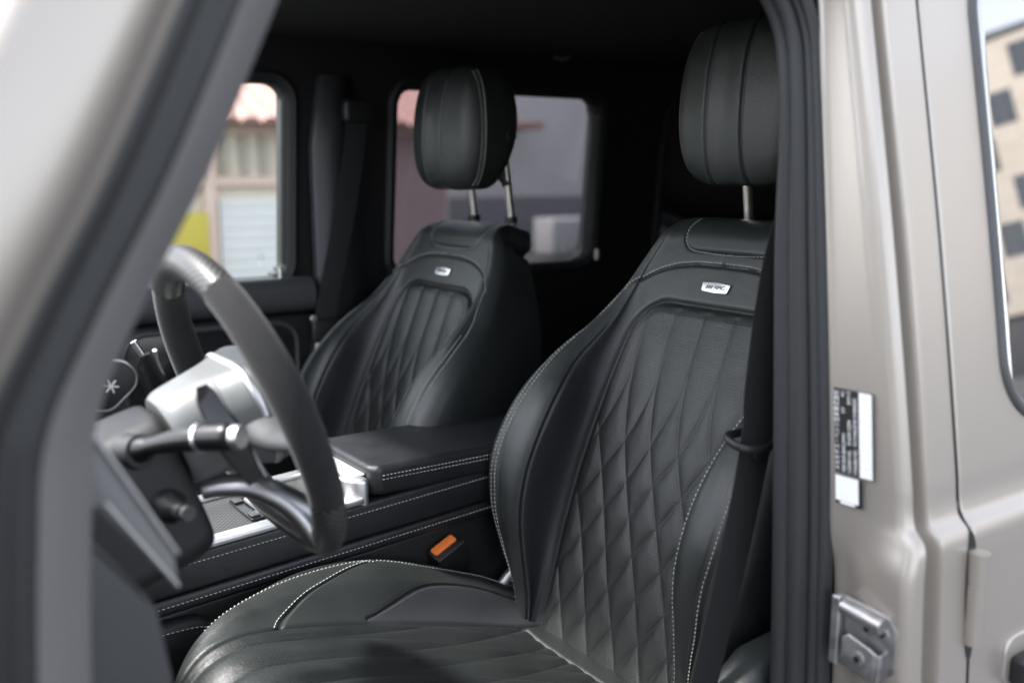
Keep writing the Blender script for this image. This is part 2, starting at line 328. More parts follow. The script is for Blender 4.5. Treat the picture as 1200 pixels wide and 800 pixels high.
def mirror_building():
    brick = bpy.data.materials.new('cream_brick'); brick.use_nodes = True; t = brick.node_tree; b = t.nodes['Principled BSDF']; b.inputs['Roughness'].default_value = .9
    tc = t.nodes.new('ShaderNodeTexCoord'); bt = t.nodes.new('ShaderNodeTexBrick'); bt.inputs['Scale'].default_value = 1.0
    bt.inputs['Brick Width'].default_value = .9; bt.inputs['Row Height'].default_value = .32; bt.inputs['Mortar Size'].default_value = .035
    bt.inputs['Color1'].default_value = (.56, .49, .42, 1); bt.inputs['Color2'].default_value = (.49, .43, .36, 1); bt.inputs['Mortar'].default_value = (.33, .29, .25, 1)
    uv = t.nodes.new('ShaderNodeUVMap'); uv.uv_map = 'surf'; t.links.new(uv.outputs[0], bt.inputs['Vector']); t.links.new(bt.outputs['Color'], b.inputs['Base Color'])
    gl = material('facade_glass', (.05, .055, .065), .15); fr = material('facade_frame', (.10, .10, .11), .5); dk = material('facade_base', (.05, .05, .055), .7)
    cen = np.array([-.38, 0, 0]) + 68 * np.array([-.436, -.9, 0]); ax = Vector((.9, -.436, 0)).normalized(); az = Vector((0, 0, 1))
    # ax x az must face the car
    if ax.cross(az).dot(Vector((.436, .9, 0))) < 0: ax = -ax
    nz = ax.cross(az)
    t_ = thing('building', tuple(cen), 'tall cream brick building with staggered dark windows, mirrored in the rear door glass', 'building')
    P = lambda u, z, d=0: Vector(cen) + ax * u + az * z + nz * d
    slab('wall', [(-14, 3.8), (14, 3.8), (14, 21.3), (-14, 21.3)], P(0, 0, -6), ax, az, 6, brick, t_, .02)
    slab('base', [(-14, 0), (14, 0), (14, 3.79), (-14, 3.79)], P(0, 0, -6), ax, az, 5.8, dk, t_, .02)
    slab('parapet', [(-14.2, 21.31), (14.2, 21.31), (14.2, 21.7), (-14.2, 21.7)], P(0, 0, -6), ax, az, 6.15, fr, t_, .02)
    for k in range(6):
        z = 4.7 + k * 2.75
        for j in range(-4, 5):
            u = j * 3.3 + (1.65 if k % 2 else 0) + .7 + .25 * math.sin(k * 5 + j * 3)
            wn = slab('window', [(u - .75, z), (u + .75, z), (u + .75, z + 2.15), (u - .75, z + 2.15)], P(0, 0, 0), ax, az, .03, fr, t_, 0)
            for a0, a1 in ((-.68, -.03), (.03, .68)): slab('pane', [(u + a0, z + .08), (u + a1, z + .08), (u + a1, z + 2.07), (u + a0, z + 2.07)], P(0, 0, .031), ax, az, .01, gl, wn, 0)
    leaf = material('leaf_red', (.22, .045, .03), .7, var=.4, vscale=2); leaf2 = material('leaf_yellow', (.30, .24, .04), .7, var=.4, vscale=2)
    for nm, m_, u0, lab in (('red', leaf, -2.2, 'red leaved shrub at the foot of the cream brick building'),):
        c = P(u0, 0, 8); sh = thing('shrub', tuple(c), lab, 'shrub')
        q = RNG.normal(size=(2600, 3)); q /= np.linalg.norm(q, axis=1)[:, None]; q *= (RNG.random((2600, 1)) ** .4) * (1 + .25 * np.sin(q[:, :1] * 5)) * np.array([2.2, 2.2, .6])
        q[:, 2] += .6; q = q[q[:, 2] > .1]; n = len(q); a = RNG.normal(size=(n, 3)) * .13; bb = RNG.normal(size=(n, 3)) * .13
        V = np.stack([q - a, q + bb, q + a, q - bb], 1).reshape(-1, 3) + np.array(c)
        mk('foliage', V, np.arange(4 * n).reshape(-1, 4), m_, sh, False)
        tube('stem', np.array([np.array(c), np.array(c) + (0, 0, 1.2)]), .05, dk, sh, 8, (1, 0, 0))
mirror_building()

# ------------------------------------------------------------------ the car body
car = thing('car', (.35, -.3, 0), 'silver beige off-road car seen through its open driver doorway', 'car')
def o_x(z): return itp(z, [.6, 1.0, 1.14, 1.168, 1.178, 1.186, 1.199, 1.205, 1.24, 1.465, 1.72, 1.95], [-.502, -.4935, -.4870, -.4855, -.4843, -.4815, -.4698, -.4680, -.463, -.427, -.380, -.338])
def r_x(z): return itp(z, [.6, 1.0, 1.23, 1.465, 1.72, 1.95], [-.40, -.391, -.381, -.361, -.333, -.305])
def l_x(z): return itp(z, [.6, .99, 1.22, 1.46, 1.67, 1.72, 1.95], [-.345, -.337, -.328, -.316, -.307, -.296, -.25])
def solid(o, th, off=-1):
    m = o.modifiers.new('solid', 'SOLIDIFY'); m.thickness = th; m.offset = off; return o
# B-pillar jamb: section swept up the pillar
zs = np.r_[np.linspace(.62, 1.1, 25), np.linspace(1.105, 1.26, 40), np.linspace(1.27, 1.84, 50)]
rows = []
for z in zs:
    o, r_ = float(o_x(z)), float(r_x(z)); s_ = 1 / (1 + math.exp((z - 1.172) / .011)); q = .014 * s_
    rec = .010 / (1 + math.exp((z - 1.155) / .012)) # pocket beside the seal under the belt line
    sec = [(r_ + .012, .235 - rec), (r_ + .006, .250 - rec), (r_ - .001, .2605 - rec), (r_ - .004, .262 - rec), (r_ * .82 + o * .18, .2600 - rec * .75), (r_ * .6 + o * .4, .2575 + q * .3), (r_ * .35 + o * .65, .2555 + q * .8), (o + .017, .2535 + q), (o + .009, .2515 + q), (o + .003, .2475 + q * .9), (o + .0008, .2425 + q * .7),
           (o + .001, .2385 + q * .4), (o + .014, .2365 + q * .2), (o + .024, .2335), (o + .027, .228), (o + .022, .2205), (o + .006, .2165), (o + .001, .2145), (o, .2115), (o, .19), (o, .166), (o + .0005, .1645), (o + .002, .1638), (o + .02, .1635)]
    sec = smoothcurve(sec, 70) if False else np.array(sec)
    c = catmull(sec, np.linspace(0, len(sec) - 1, 90)); rows.append(np.c_[c, np.full(len(c), z)])
V = np.array(rows); mk('pillar', V.reshape(-1, 3), grid_faces(len(zs), 90), PAINT, car)
# door seal with its ribs
rows = []; sec = [(0, -.05), (0, -.004), (.0015, .003), (.006, .006), (.011, .006), (.0145, .0045), (.0160, .003), (.0175, .003), (.019, .0045), (.022, .007), (.026, .0085), (.031, .0075), (.0345, .004), (.036, -.003), (.0375, -.003), (.039, .0015), (.0425, .003), (.046, .0022), (.047, .0003), (.0482, .0003), (.0492, .0018), (.053, .001), (.056, -.002), (.058, -.008)]
path = [(z, 0, 1) for z in np.linspace(.62, 1.66, 60)] + [(1.66 + .09 * math.sin(R(a)), .09 * (1 - math.cos(R(a))), 1) for a in range(6, 91, 6)] + [(1.75, .09 + k * .06, 1) for k in range(1, 11)]
for z, dy, _ in path:
    ll, rr = float(l_x(min(z, 1.66))) + max(0, z - 1.66) * .12, float(r_x(z)); wd = ll - rr + .003
    nrm_up = dy > .0
    for u, b in sec:
        k = u / .058
        rows.append((ll - k * wd, .285 - k * .02 + b + dy, z))
V = np.array(rows).reshape(len(path), len(sec), 3)
# turn the rib relief to face down where the seal runs along the roof rail
for i, (z, dy, _) in enumerate(path):
    if z > 1.66:
        a = math.acos(max(-1, min(1, 1 - min(dy, .09) / .09))) if dy < .09 else math.pi / 2
        base = np.array([0, .285 + dy, z]); rel = V[i] - np.array([0, .285 + dy, z]); y, zz = rel[:, 1].copy(), rel[:, 2].copy()
        V[i, :, 1] = base[1] + y * math.cos(a) ; V[i, :, 2] = base[2] - y * math.sin(a)
mk('door_seal', V.reshape(-1, 3), grid_faces(len(path), len(sec)), RUBBER, car)
# trim inside the near pillar
zz = np.linspace(.62, 1.82, 40); V = np.array([[(l_x(z) + .004 + .02 * k - .012 * k * k, .24 - .16 * k, z) for k in np.linspace(0, 2.2, 16)] for z in zz]).reshape(-1, 3)
solid(mk('pillar_trim', V, grid_faces(40, 16), PLASTIC, car), .02)
lo = mk('pillar_trim', np.array([[(l_x(z) + .0005 + .006 * math.sin(k * math.pi), .282 - .04 * k, z) for k in np.linspace(0, 1, 8)] for z in np.linspace(.62, 1.135, 20)]).reshape(-1, 3), grid_faces(20, 8), PLASTIC, car)

# rear door: skin with rounded window opening, rubber, privacy glass, handle, hinge
HY0, HY1, HZ0, HZ1, HR = -.78, .060, 1.278, 1.79, .075
rd = None
ys = np.r_[np.linspace(.1568, -.9, 256)]; zs = np.r_[np.linspace(.62, 1.13, 60), np.linspace(1.134, 1.24, 40), np.linspace(1.245, 1.84, 140)]
Y, Z = np.meshgrid(ys, zs); X = o_x(Z); 
V = np.stack([X, Y, Z], -1).reshape(-1, 3); Fc = grid_faces(len(zs), len(ys))
cz = V[Fc].mean(1); keep = sdf_rr(cz[:, 1], cz[:, 2], HY0, HY1, HZ0, HZ1, HR) > -.006
v_, f_, _ = subset(V, Fc, keep); rd = mk('rear_door', v_, f_, PAINT, car); solid(rd, .004, 1 if False else -1)
pth = rrect(HY1 - HY0, HZ1 - HZ0, HR, 14) + np.array([(HY0 + HY1) / 2, (HZ0 + HZ1) / 2])
dense = []
for a, b in zip(pth, np.roll(pth, -1, 0)):
    n = max(1, int(np.linalg.norm(b - a) / .02)); dense += [a + (b - a) * k / n for k in range(n)]
dense = np.array(dense); T = np.roll(dense, -1, 0) - np.roll(dense, 1, 0); T /= np.linalg.norm(T, axis=1)[:, None]; Nn = np.c_[T[:, 1], -T[:, 0]]
def win_ring(name, prof, mat, parent, Xf, flipx=1):
    V = []
    for p, n in zip(dense, Nn):
        for a, b in prof:                                # a outward in the plane, b proud of the skin
            q = p + n * a; V.append((Xf(q[1]) - b * flipx, q[0], q[1]))
    m = len(prof); n_ = len(dense); F_ = grid_faces(n_ + 1, m, True) % (n_ * m)
    return mk(name, V, F_, mat, parent, True, auto=50)
win_ring('window_rubber', [(.007, -.006), (.007, .001), (.0055, .0035), (.002, .005), (-.003, .0045), (-.007, .002), (-.011, -.002), (-.0115, -.010), (0, -.012)], RUBBER_W, rd, lambda z: float(o_x(z)))
gy = np.linspace(HY0 - .0, HY1 + .0, 30); gz = np.linspace(HZ0, HZ1, 24); Yg, Zg = np.meshgrid(gy, gz)
p0, p1 = float(o_x(HZ0)), float(o_x(HZ1)); Xg = p0 + (p1 - p0) * (Zg - HZ0) / (HZ1 - HZ0) + .0075
Vg = np.stack([Xg, Yg, Zg], -1).reshape(-1, 3); Fg = grid_faces(24, 30); cg = Vg[Fg].mean(1)
vg, fg, _ = subset(Vg, Fg, sdf_rr(cg[:, 1], cg[:, 2], HY0, HY1, HZ0, HZ1, HR) < .01); solid(mk('window_glass', vg, fg, GL_MIRROR, rd), .004)
hc = (o_x(1.03), .075, 1.015)
def yz_slab(name, poly, x, th, mat, parent, bev=.002):   # polygon in (Y, Z), thickness towards -X
    return slab(name, [(-p[0], p[1]) for p in poly], (x, 0, 0), (0, -1, 0), (0, 0, 1), th, mat, parent, bev)
xs_ = float(o_x(1.02))
yz_slab('handle_recess', rrect(.2, .062, .02) + np.array([-.006, 1.02]), xs_ + .004, .0075, PAINT, rd, .003)
yz_slab('handle', rrect(.19, .034, .007) + np.array([-.010, 1.012]), xs_ - .004, .018, PLASTIC, rd, .004)
yz_slab('handle_inlay', rrect(.16, .016, .003) + np.array([-.006, 1.012]), xs_ - .0225, .002, SATIN, rd, .001)
solid(mk('gap_shade', np.array([[(float(o_x(z)) + .005, y, z) for y in (.1640, .1576)] for z in np.linspace(.62, 1.84, 60)]).reshape(-1, 3), grid_faces(60, 2), GLOSSBLACK, car), .004)  # black backing strip stands in for the shade deep in the door gap
solid(mk('door_edge_shade', np.array([[(float(o_x(z)) + x, .1569, z) for x in (.0012, .02)] for z in np.linspace(.62, 1.84, 120)]).reshape(-1, 3), grid_faces(120, 2), GLOSSBLACK, rd), .0006, 0)  # door edge face coloured black as painted gap shade
solid(mk('pillar_edge_shade', np.array([[(float(o_x(z)) + x, .1631, z) for x in (.0016, .02)] for z in np.linspace(.62, 1.84, 120)]).reshape(-1, 3), grid_faces(120, 2), GLOSSBLACK, car), .0006, 0)  # same painted shade on the pillar side of the gap
# hinge barrel in its cut-out
hx = float(o_x(1.11)) - .006; hg = tube('hinge', [(hx, .1615, z) for z in np.linspace(1.072, 1.162, 6)], .0098, PAINT, car, 24, (1, 0, 0))
for z in (1.0665, 1.0992, 1.1332): tube('hinge_knuckle', [(hx, .1615, z), (hx, .1615, z + .0325)], .0105, PAINT, hg, 24, (1, 0, 0))
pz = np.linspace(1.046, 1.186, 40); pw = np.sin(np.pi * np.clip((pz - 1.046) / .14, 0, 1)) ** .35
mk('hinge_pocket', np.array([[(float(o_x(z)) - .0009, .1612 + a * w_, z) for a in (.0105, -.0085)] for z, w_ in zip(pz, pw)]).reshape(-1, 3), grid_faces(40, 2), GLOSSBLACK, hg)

qz = np.linspace(.62, 1.84, 60); solid(mk('quarter_panel', np.array([[(float(o_x(z)), y, z) for y in np.linspace(-.905, -1.8, 8)] for z in qz]).reshape(-1, 3), grid_faces(60, 8), PAINT, car), .004)
box('sill', (-.50, -1.8, .48), (-.40, 1.2, .615), PAINT, car, .02)
# striker on the jamb
JY = .262
st_ = slab('door_striker', [(-.073, -.034), (-.004, -.034), (0, -.030), (0, .034), (-.066, .034), (-.073, .026)], (-.376, JY - .018, 1.075), (1, 0, 0), (0, 0, 1), -.0, ZINC, car, 0) if False else None
def xz_slab(name, poly, y, th, mat, parent, bev=.0015):  # polygon given as (X, Z), thickness towards +Y
    return slab(name, [(-p[0], p[1]) for p in poly], (0, y, 0), (-1, 0, 0), (0, 0, 1), th, mat, parent, bev)
sx, sz, sy = -.439, 1.080, .2640
ps = xz_slab('door_striker', [(sx + .034, sz - .036), (sx - .030, sz - .034), (sx - .037, sz - .026), (sx - .037, sz + .02), (sx - .028, sz + .032), (sx + .034, sz + .037)], sy, .004, ZINC, car)
xz_slab('flange', [(sx + .024, sz - .038), (sx + .035, sz - .038), (sx + .035, sz + .038), (sx + .024, sz + .038)], sy + .0041, .010, ZINC, ps, .003)
tube('rolled_tab', [(sx + .02 - k * .046, sy + .013 - k * .001, sz + .030 - k * .006) for k in np.linspace(0, 1, 8)], .0085, ZINC, ps, 18, (0, 1, 0))
xz_slab('lug', [(sx + .02, sz - .034), (sx - .02, sz - .038), (sx - .022, sz - .008), (sx - .012, sz - .004), (sx + .012, sz + .002), (sx + .02, sz - .004)], sy + .010, .004, ZINC, ps)
xz_slab('lug_side', [(sx - .020, sz - .038), (sx - .024, sz - .038), (sx - .026, sz - .008), (sx - .022, sz - .008)], sy + .004, .0099, ZINC, ps, .001)
for bx, bz, yy in ((sx - .004, sz + .012, .0041), (sx - .022, sz + .013, .0041), (sx - .002, sz - .019, .0141)):
    bo = disc('bolt', (bx, sy + yy, bz), (0, 1, 0), .0075, .003, ZINC, ps, 20)
    disc('socket', (bx, sy + yy + .0031, bz), (0, 1, 0), .0035, .0006, PLASTIC, bo, 6, 0)

# identification label (code square left blank)
lz0, lz1 = 1.243, 1.331
def JP(u, z, lift=0):  # u: 0 at seal side .. metres outwards along jamb
    return np.array([float(r_x(1.29)) - .008 - u + (z - 1.29) * .085, .2617 - u * .05 + lift, z])
def jslab(name, u0, u1, z0, z1, lift, mat, parent, th=.0004):
    a = JP(u0, z0, lift); return slab(name, [(0, 0), (u1 - u0, 0), (u1 - u0, z1 - z0), (0, z1 - z0)], a, (-1, -.05, 0), (.085, 0, 1), th, mat, parent, 0)
lab = jslab('identification_label', 0, .0435, lz0, lz1, .0002, LABELBLK, car)
jslab('blank_strip', .029, .0433, lz0 + .0005, lz1 - .0005, .0007, LABELWHT, lab)
for u, size, txt, z0, mw in ((.0037, .0068, 'メルセデス・ベンツ日本株式会社', .002, .084), (.0112, .0048, 'MERCEDES-BENZ JAPAN', .002, .040), (.0112, .0048, 'D7', .063, .02), (.0112, .0048, 'PC', .080, .02),
                        (.0178, .0052, 'COMM NO.', .002, .024), (.0178, .0052, '0163915204', .031, .032), (.0178, .0052, '0W1C', .073, .014), (.0245, .0052, 'CHASSIS NO.', .002, .026), (.0245, .0052, 'W1N4632761X404253', .031, .054)):
    text_mesh('lettering', txt, size, JP(u, lz0 + z0, .0008), (.085, 0, 1), (1, .05, -.085), LABELWHT, lab, maxw=mw)
for k in range(14): jslab('barcode_line', .0295, .0428, lz0 + .004 + k * .006 + (k * 7 % 3) * .0008, lz0 + .0046 + k * .006 + (k * 7 % 3) * .0008, .0012, material('faint_grey', (.6, .6, .62), .6) if k == 0 else MATS['faint_grey'], lab, .0001)
sq = jslab('code_label', 0, .031, lz0 - .0325, lz0 - .0025, .0002, LABELBLK, car); jslab('blank_square', .0006, .0272, lz0 - .0292, lz0 - .003, .0007, LABELWHT, sq)
jslab('blank_strip', .006, .023, lz0 - .0322, lz0 - .0297, .0007, LABELWHT, sq)

# A-pillar
ap = catmull(np.array([(.55, 1.00), (1.0, .992), (1.22, .984), (1.336, .976), (1.402, .966), (1.47, .931), (1.55, .884), (1.66, .828), (1.80, .757), (1.9, .708)]), np.linspace(0, 9, 120))
def a_loft(name, sec, mat, n=40):
    c = catmull(np.array(sec, float), np.linspace(0, len(sec) - 1, n)); rows = []
    for z, y in ap:
        tb = .11 * max(0, z - 1.40)
        rows.append(np.c_[c[:, 0] + tb, y + c[:, 1], np.full(n, z)])
    return mk(name, np.array(rows).reshape(-1, 3), grid_faces(len(ap), n, False, True), mat, car)
a_loft('pillar_trim', [(-.26, .10), (-.30, .05), (-.335, .008), (-.350, 0), (-.358, .002), (-.369, .010), (-.384, .022), (-.394, .032), (-.399, .040), (-.397, .056)], TRIM_G)
a_loft('door_seal', [(-.397, .044), (-.401, .040), (-.407, .041), (-.412, .050), (-.411, .058), (-.413, .066), (-.420, .068), (-.427, .076), (-.427, .088)], RUBBER)
a_loft('pillar', [(-.41, .082), (-.424, .080), (-.430, .082), (-.435, .088), (-.443, .094), (-.453, .104), (-.458, .116), (-.460, .14), (-.458, .165), (-.445, .182), (-.42, .19), (-.38, .19), (-.31, .185), (-.27, .13), (-.262, .095)], PAINT)

# the opened front door, swung forward on its hinges beside the camera
DA = R(112); dv_ = np.array([-math.sin(DA), -math.cos(DA), 0]); dn_ = np.array([-dv_[1], dv_[0], 0])          # along the door, across it
DH = np.array([-.47, 1.075, 0])
def door_slab(name, poly, off, th, mat, parent, bev=.006): return slab(name, poly, DH + dn_ * off, tuple(dv_), (0, 0, 1), th, mat, parent, bev)
fd = door_slab('front_door', [(.03, .55), (.95, .55), (.95, 1.27), (.03, 1.27)], 0, -.05, PAINT, car)
door_slab('inner_trim', [(.05, .58), (.93, .58), (.93, 1.25), (.05, 1.25)], -.055 if False else .001, .045, PLASTIC, fd)
for poly in ([(.03, 1.272), (.09, 1.272), (.16, 1.74), (.10, 1.74)], [(.89, 1.272), (.95, 1.272), (.95, 1.74), (.89, 1.74)], [(.105, 1.742), (.95, 1.742), (.95, 1.79), (.112, 1.79)]): door_slab('window_frame', poly, .0, -.035, RUBBER, fd, .004)
door_slab('window_glass', [(.09, 1.272), (.89, 1.272), (.89, 1.74), (.16, 1.74)], -.016, -.004, GL_CLEAR, fd, 0)
# roof, floor, tail, far side
box('headliner', (-.30, -1.74, 1.825), (1.05, .78, 1.85), HEADLINER, car, .01)
box('roof', (-.335, -1.8, 1.853), (1.10, .80, 1.90), PAINT, car, .02)
box('roof_rail', (-.345, -1.7, 1.80), (-.303, .80, 1.849), PLASTIC, car, .01)
box('floor', (-.42, -1.75, .50), (1.04, 1.35, .55), CARPET, car, .005)
box('tail_panel', (-.42, -1.80, .551), (1.04, -1.752, 1.82), CARPET, car, .01)
box('bulkhead', (-.38, 1.36, .551), (1.04, 1.40, 1.25), CARPET, car, .01)
fx = 1.05; holes = [(.268, .96, 1.31, 1.735, .045), (-.588, .012, 1.308, 1.738, .045), (-1.5, -.83, 1.31, 1.735, .05)]
def far_x(z): return fx - .10 * np.clip(np.asarray(z) - 1.3, 0, 1)
ys = np.linspace(-1.75, 1.05, 420); zs = np.linspace(.551, 1.83, 200); Y, Z = np.meshgrid(ys, zs)
V = np.stack([far_x(Z), Y, Z], -1).reshape(-1, 3); Fc = grid_faces(200, 420); c = V[Fc].mean(1); keep = np.ones(len(Fc), bool)
for h in holes: keep &= sdf_rr(c[:, 1], c[:, 2], *h) > -.004
v_, f_, _ = subset(V, Fc, keep); solid(mk('side_wall', v_, f_, PLASTIC, car), .05, 1)
for h, gm, nm in zip(holes, (GL_CLEAR, GL_TINT, GL_TINT), 'abc'):
    y0, y1, z0, z1, r_ = h; dense = rrect(y1 - y0, z1 - z0, r_, 10) + np.array([(y0 + y1) / 2, (z0 + z1) / 2])
    dd = []
    for a, b in zip(dense, np.roll(dense, -1, 0)):
        n = max(1, int(np.linalg.norm(b - a) / .03)); dd += [a + (b - a) * k / n for k in range(n)]
    dense = np.array(dd); T = np.roll(dense, -1, 0) - np.roll(dense, 1, 0); T /= np.linalg.norm(T, axis=1)[:, None]; Nn = np.c_[T[:, 1], -T[:, 0]]
    fr_ = win_ring('window_frame', [(.022, -.002), (.022, .006), (.012, .012), (.004, .008), (-.002, .006), (-.006, -.004), (-.006, -.04), (.012, -.04)], RUBBER, car, lambda z: float(far_x(z)))
    a_, b_ = float(far_x(z0)), float(far_x(z1))
    q = dense; n = len(q); xx = lambda z: a_ + (b_ - a_) * (z - z0) / (z1 - z0)
    V = [(xx(p[1]) + .025, p[0], p[1]) for p in q] + [(xx(p[1]) + .029, p[0], p[1]) for p in q]
    mk('window_glass', V, [list(range(n)), list(range(n, 2 * n))[::-1]] + [[i, (i + 1) % n, n + (i + 1) % n, n + i] for i in range(n)], gm, fr_, False)
    if nm == 'a':   # small etched mark low in the corner of the pane
        mo = mk('etched_mark', [(xx(1.35) + .0235, .32 + .007 * math.cos(k) , 1.365 + .007 * math.sin(k)) for k in np.linspace(0, 6.28, 17)[:-1]] + [(xx(1.35) + .0235, .32 + .0058 * math.cos(k), 1.365 + .0058 * math.sin(k)) for k in np.linspace(0, 6.28, 17)[:-1]], [[i, (i + 1) % 16, 16 + (i + 1) % 16, 16 + i] for i in range(16)], material('etch_grey', (.3, .3, .3), .7), fr_)
# far door: padded sill, inset pocket, grey pillar cover
P = np.array([(1.02, y, 1.285) for y in np.linspace(.235, 1.0, 20)])
dp = sweep('door_panel', P, rrect(.09, .075, .028), PLASTIC_G, car, (0, 0, 1))
box('door_card', (.985, .235, .75), (1.045, 1.0, 1.245), PLASTIC, dp, .012)
pr = rrect(.36, .17, .045, 8) + np.array([.46, 1.145]); n = len(pr)
sweep('pocket_trim', [(.983, p[0], p[1]) for p in np.r_[pr]], circ(.006, 8), PLASTIC_G, dp, (1, 0, 0), closed=True)
yz_slab('pocket', pr * 1.0, .9845, .003, GLOSSBLACK, dp, .001)
tube('lock_pin', [(1.012, .30, 1.318), (1.012, .30, 1.345)], .005, CHROME, dp, 10, (1, 0, 0))
solid(mk('pillar_cover', [(1.0, .235, .9), (.995, .215, 1.35), (.985, .222, 1.60), (.978, .2, 1.75), (.998, .125, 1.75), (1.0, .12, 1.6), (1.008, .105, 1.35), (1.01, .08, .9)], [[0, 1, 6, 7], [1, 2, 5, 6], [2, 3, 4, 5]], PLASTIC_G, car), .03, 1)
bh = tube('coat_hook', [(.955, -.44 + k * .012, 1.823 - .006 * math.sin(k * .8)) for k in range(5)], .005, SATIN, car, 10)
tube('lock_pin', [(1.0, -.575, 1.318), (1.0, -.575, 1.345)], .006, CHROME, car, 10, (1, 0, 0))

# ------------------------------------------------------------------ seats
def gauss(d, w): return np.exp(-(d / w) ** 2)
def quilt(x, ph, p, w, depth):
    """pillowed cells between two families of seams x/p +- ph = integer."""
    x = x + .0011 * np.sin(ph * 2.1 + x * 40) * np.cos(x * 23 + 1.7) ; ph = ph + .02 * np.sin(x * 61 + ph)
    def fam(s): q = x / p + s; return np.abs(q - np.round(q)) * p
    a, b = fam(ph), fam(-ph)
    puff = lambda d: 1 - np.exp(-(d / w) ** 1.5)
    return depth * (puff(a) * puff(b) - .5) - .0012 * (gauss(a, .0016) + gauss(b, .0016))
class Surf:
    """lofted cushion surface: G (rows, cols, 3), param columns sig, param rows tt"""
    def finish(s, disp, sg_=1):
        G = s.G; dv = np.gradient(G, axis=0); du = np.gradient(G, axis=1); N = sg_ * np.cross(du, dv); N /= np.linalg.norm(N, axis=-1)[..., None] + 1e-12
        s.G = G + N * disp[..., None]; G = s.G
        dv = np.gradient(G, axis=0); du = np.gradient(G, axis=1); N = sg_ * np.cross(du, dv); s.N = N / (np.linalg.norm(N, axis=-1)[..., None] + 1e-12)
    def at(s, sig, t):
        ci = np.interp(sig, s.sig, np.arange(len(s.sig))); ri = np.interp(t, s.tt, np.arange(len(s.tt)))
        c0 = np.clip(ci.astype(int), 0, len(s.sig) - 2); r0 = np.clip(ri.astype(int), 0, len(s.tt) - 2); a = (ci - c0)[:, None]; b = (ri - r0)[:, None]
        f = lambda A: (A[r0, c0] * (1 - a) + A[r0, c0 + 1] * a) * (1 - b) + (A[r0 + 1, c0] * (1 - a) + A[r0 + 1, c0 + 1] * a) * b
        return f(s.G), f(s.N)
    def sig_of_x(s, x, t):
        ri = np.clip(np.round(np.interp(t, s.tt, np.arange(len(s.tt)))).astype(int), 0, len(s.tt) - 1); out = []
        for xx, r_ in zip(x, ri):
            k = np.abs(s.sig) <= 3.6; row = s.X[r_, k]; out.append(np.interp(xx, row, s.sig[k]))
        return np.array(out)
def arclen(G): d = np.linalg.norm(np.diff(G, axis=1), axis=-1); return np.concatenate([np.zeros((len(G), 1)), np.cumsum(d, axis=1)], 1)
half = np.r_[np.linspace(0, 1, 88)[:-1], np.linspace(1, 2, 50)[:-1], np.linspace(2, 3, 36)[:-1], np.linspace(3, 4, 30)[:-1], np.linspace(4, 6, 36)]
SIG = np.r_[-half[:0:-1], half]
def section_eval(K, sig):
    """K (rows, 7, 2) right-half control points -> (rows, cols, 2) mirrored"""
    full = np.concatenate([K[:, :0:-1] * np.array([-1, 1]), K], 1)                   # 13 points
    return catmull(np.moveaxis(full, 1, 0), sig + 6).swapaxes(0, 1)

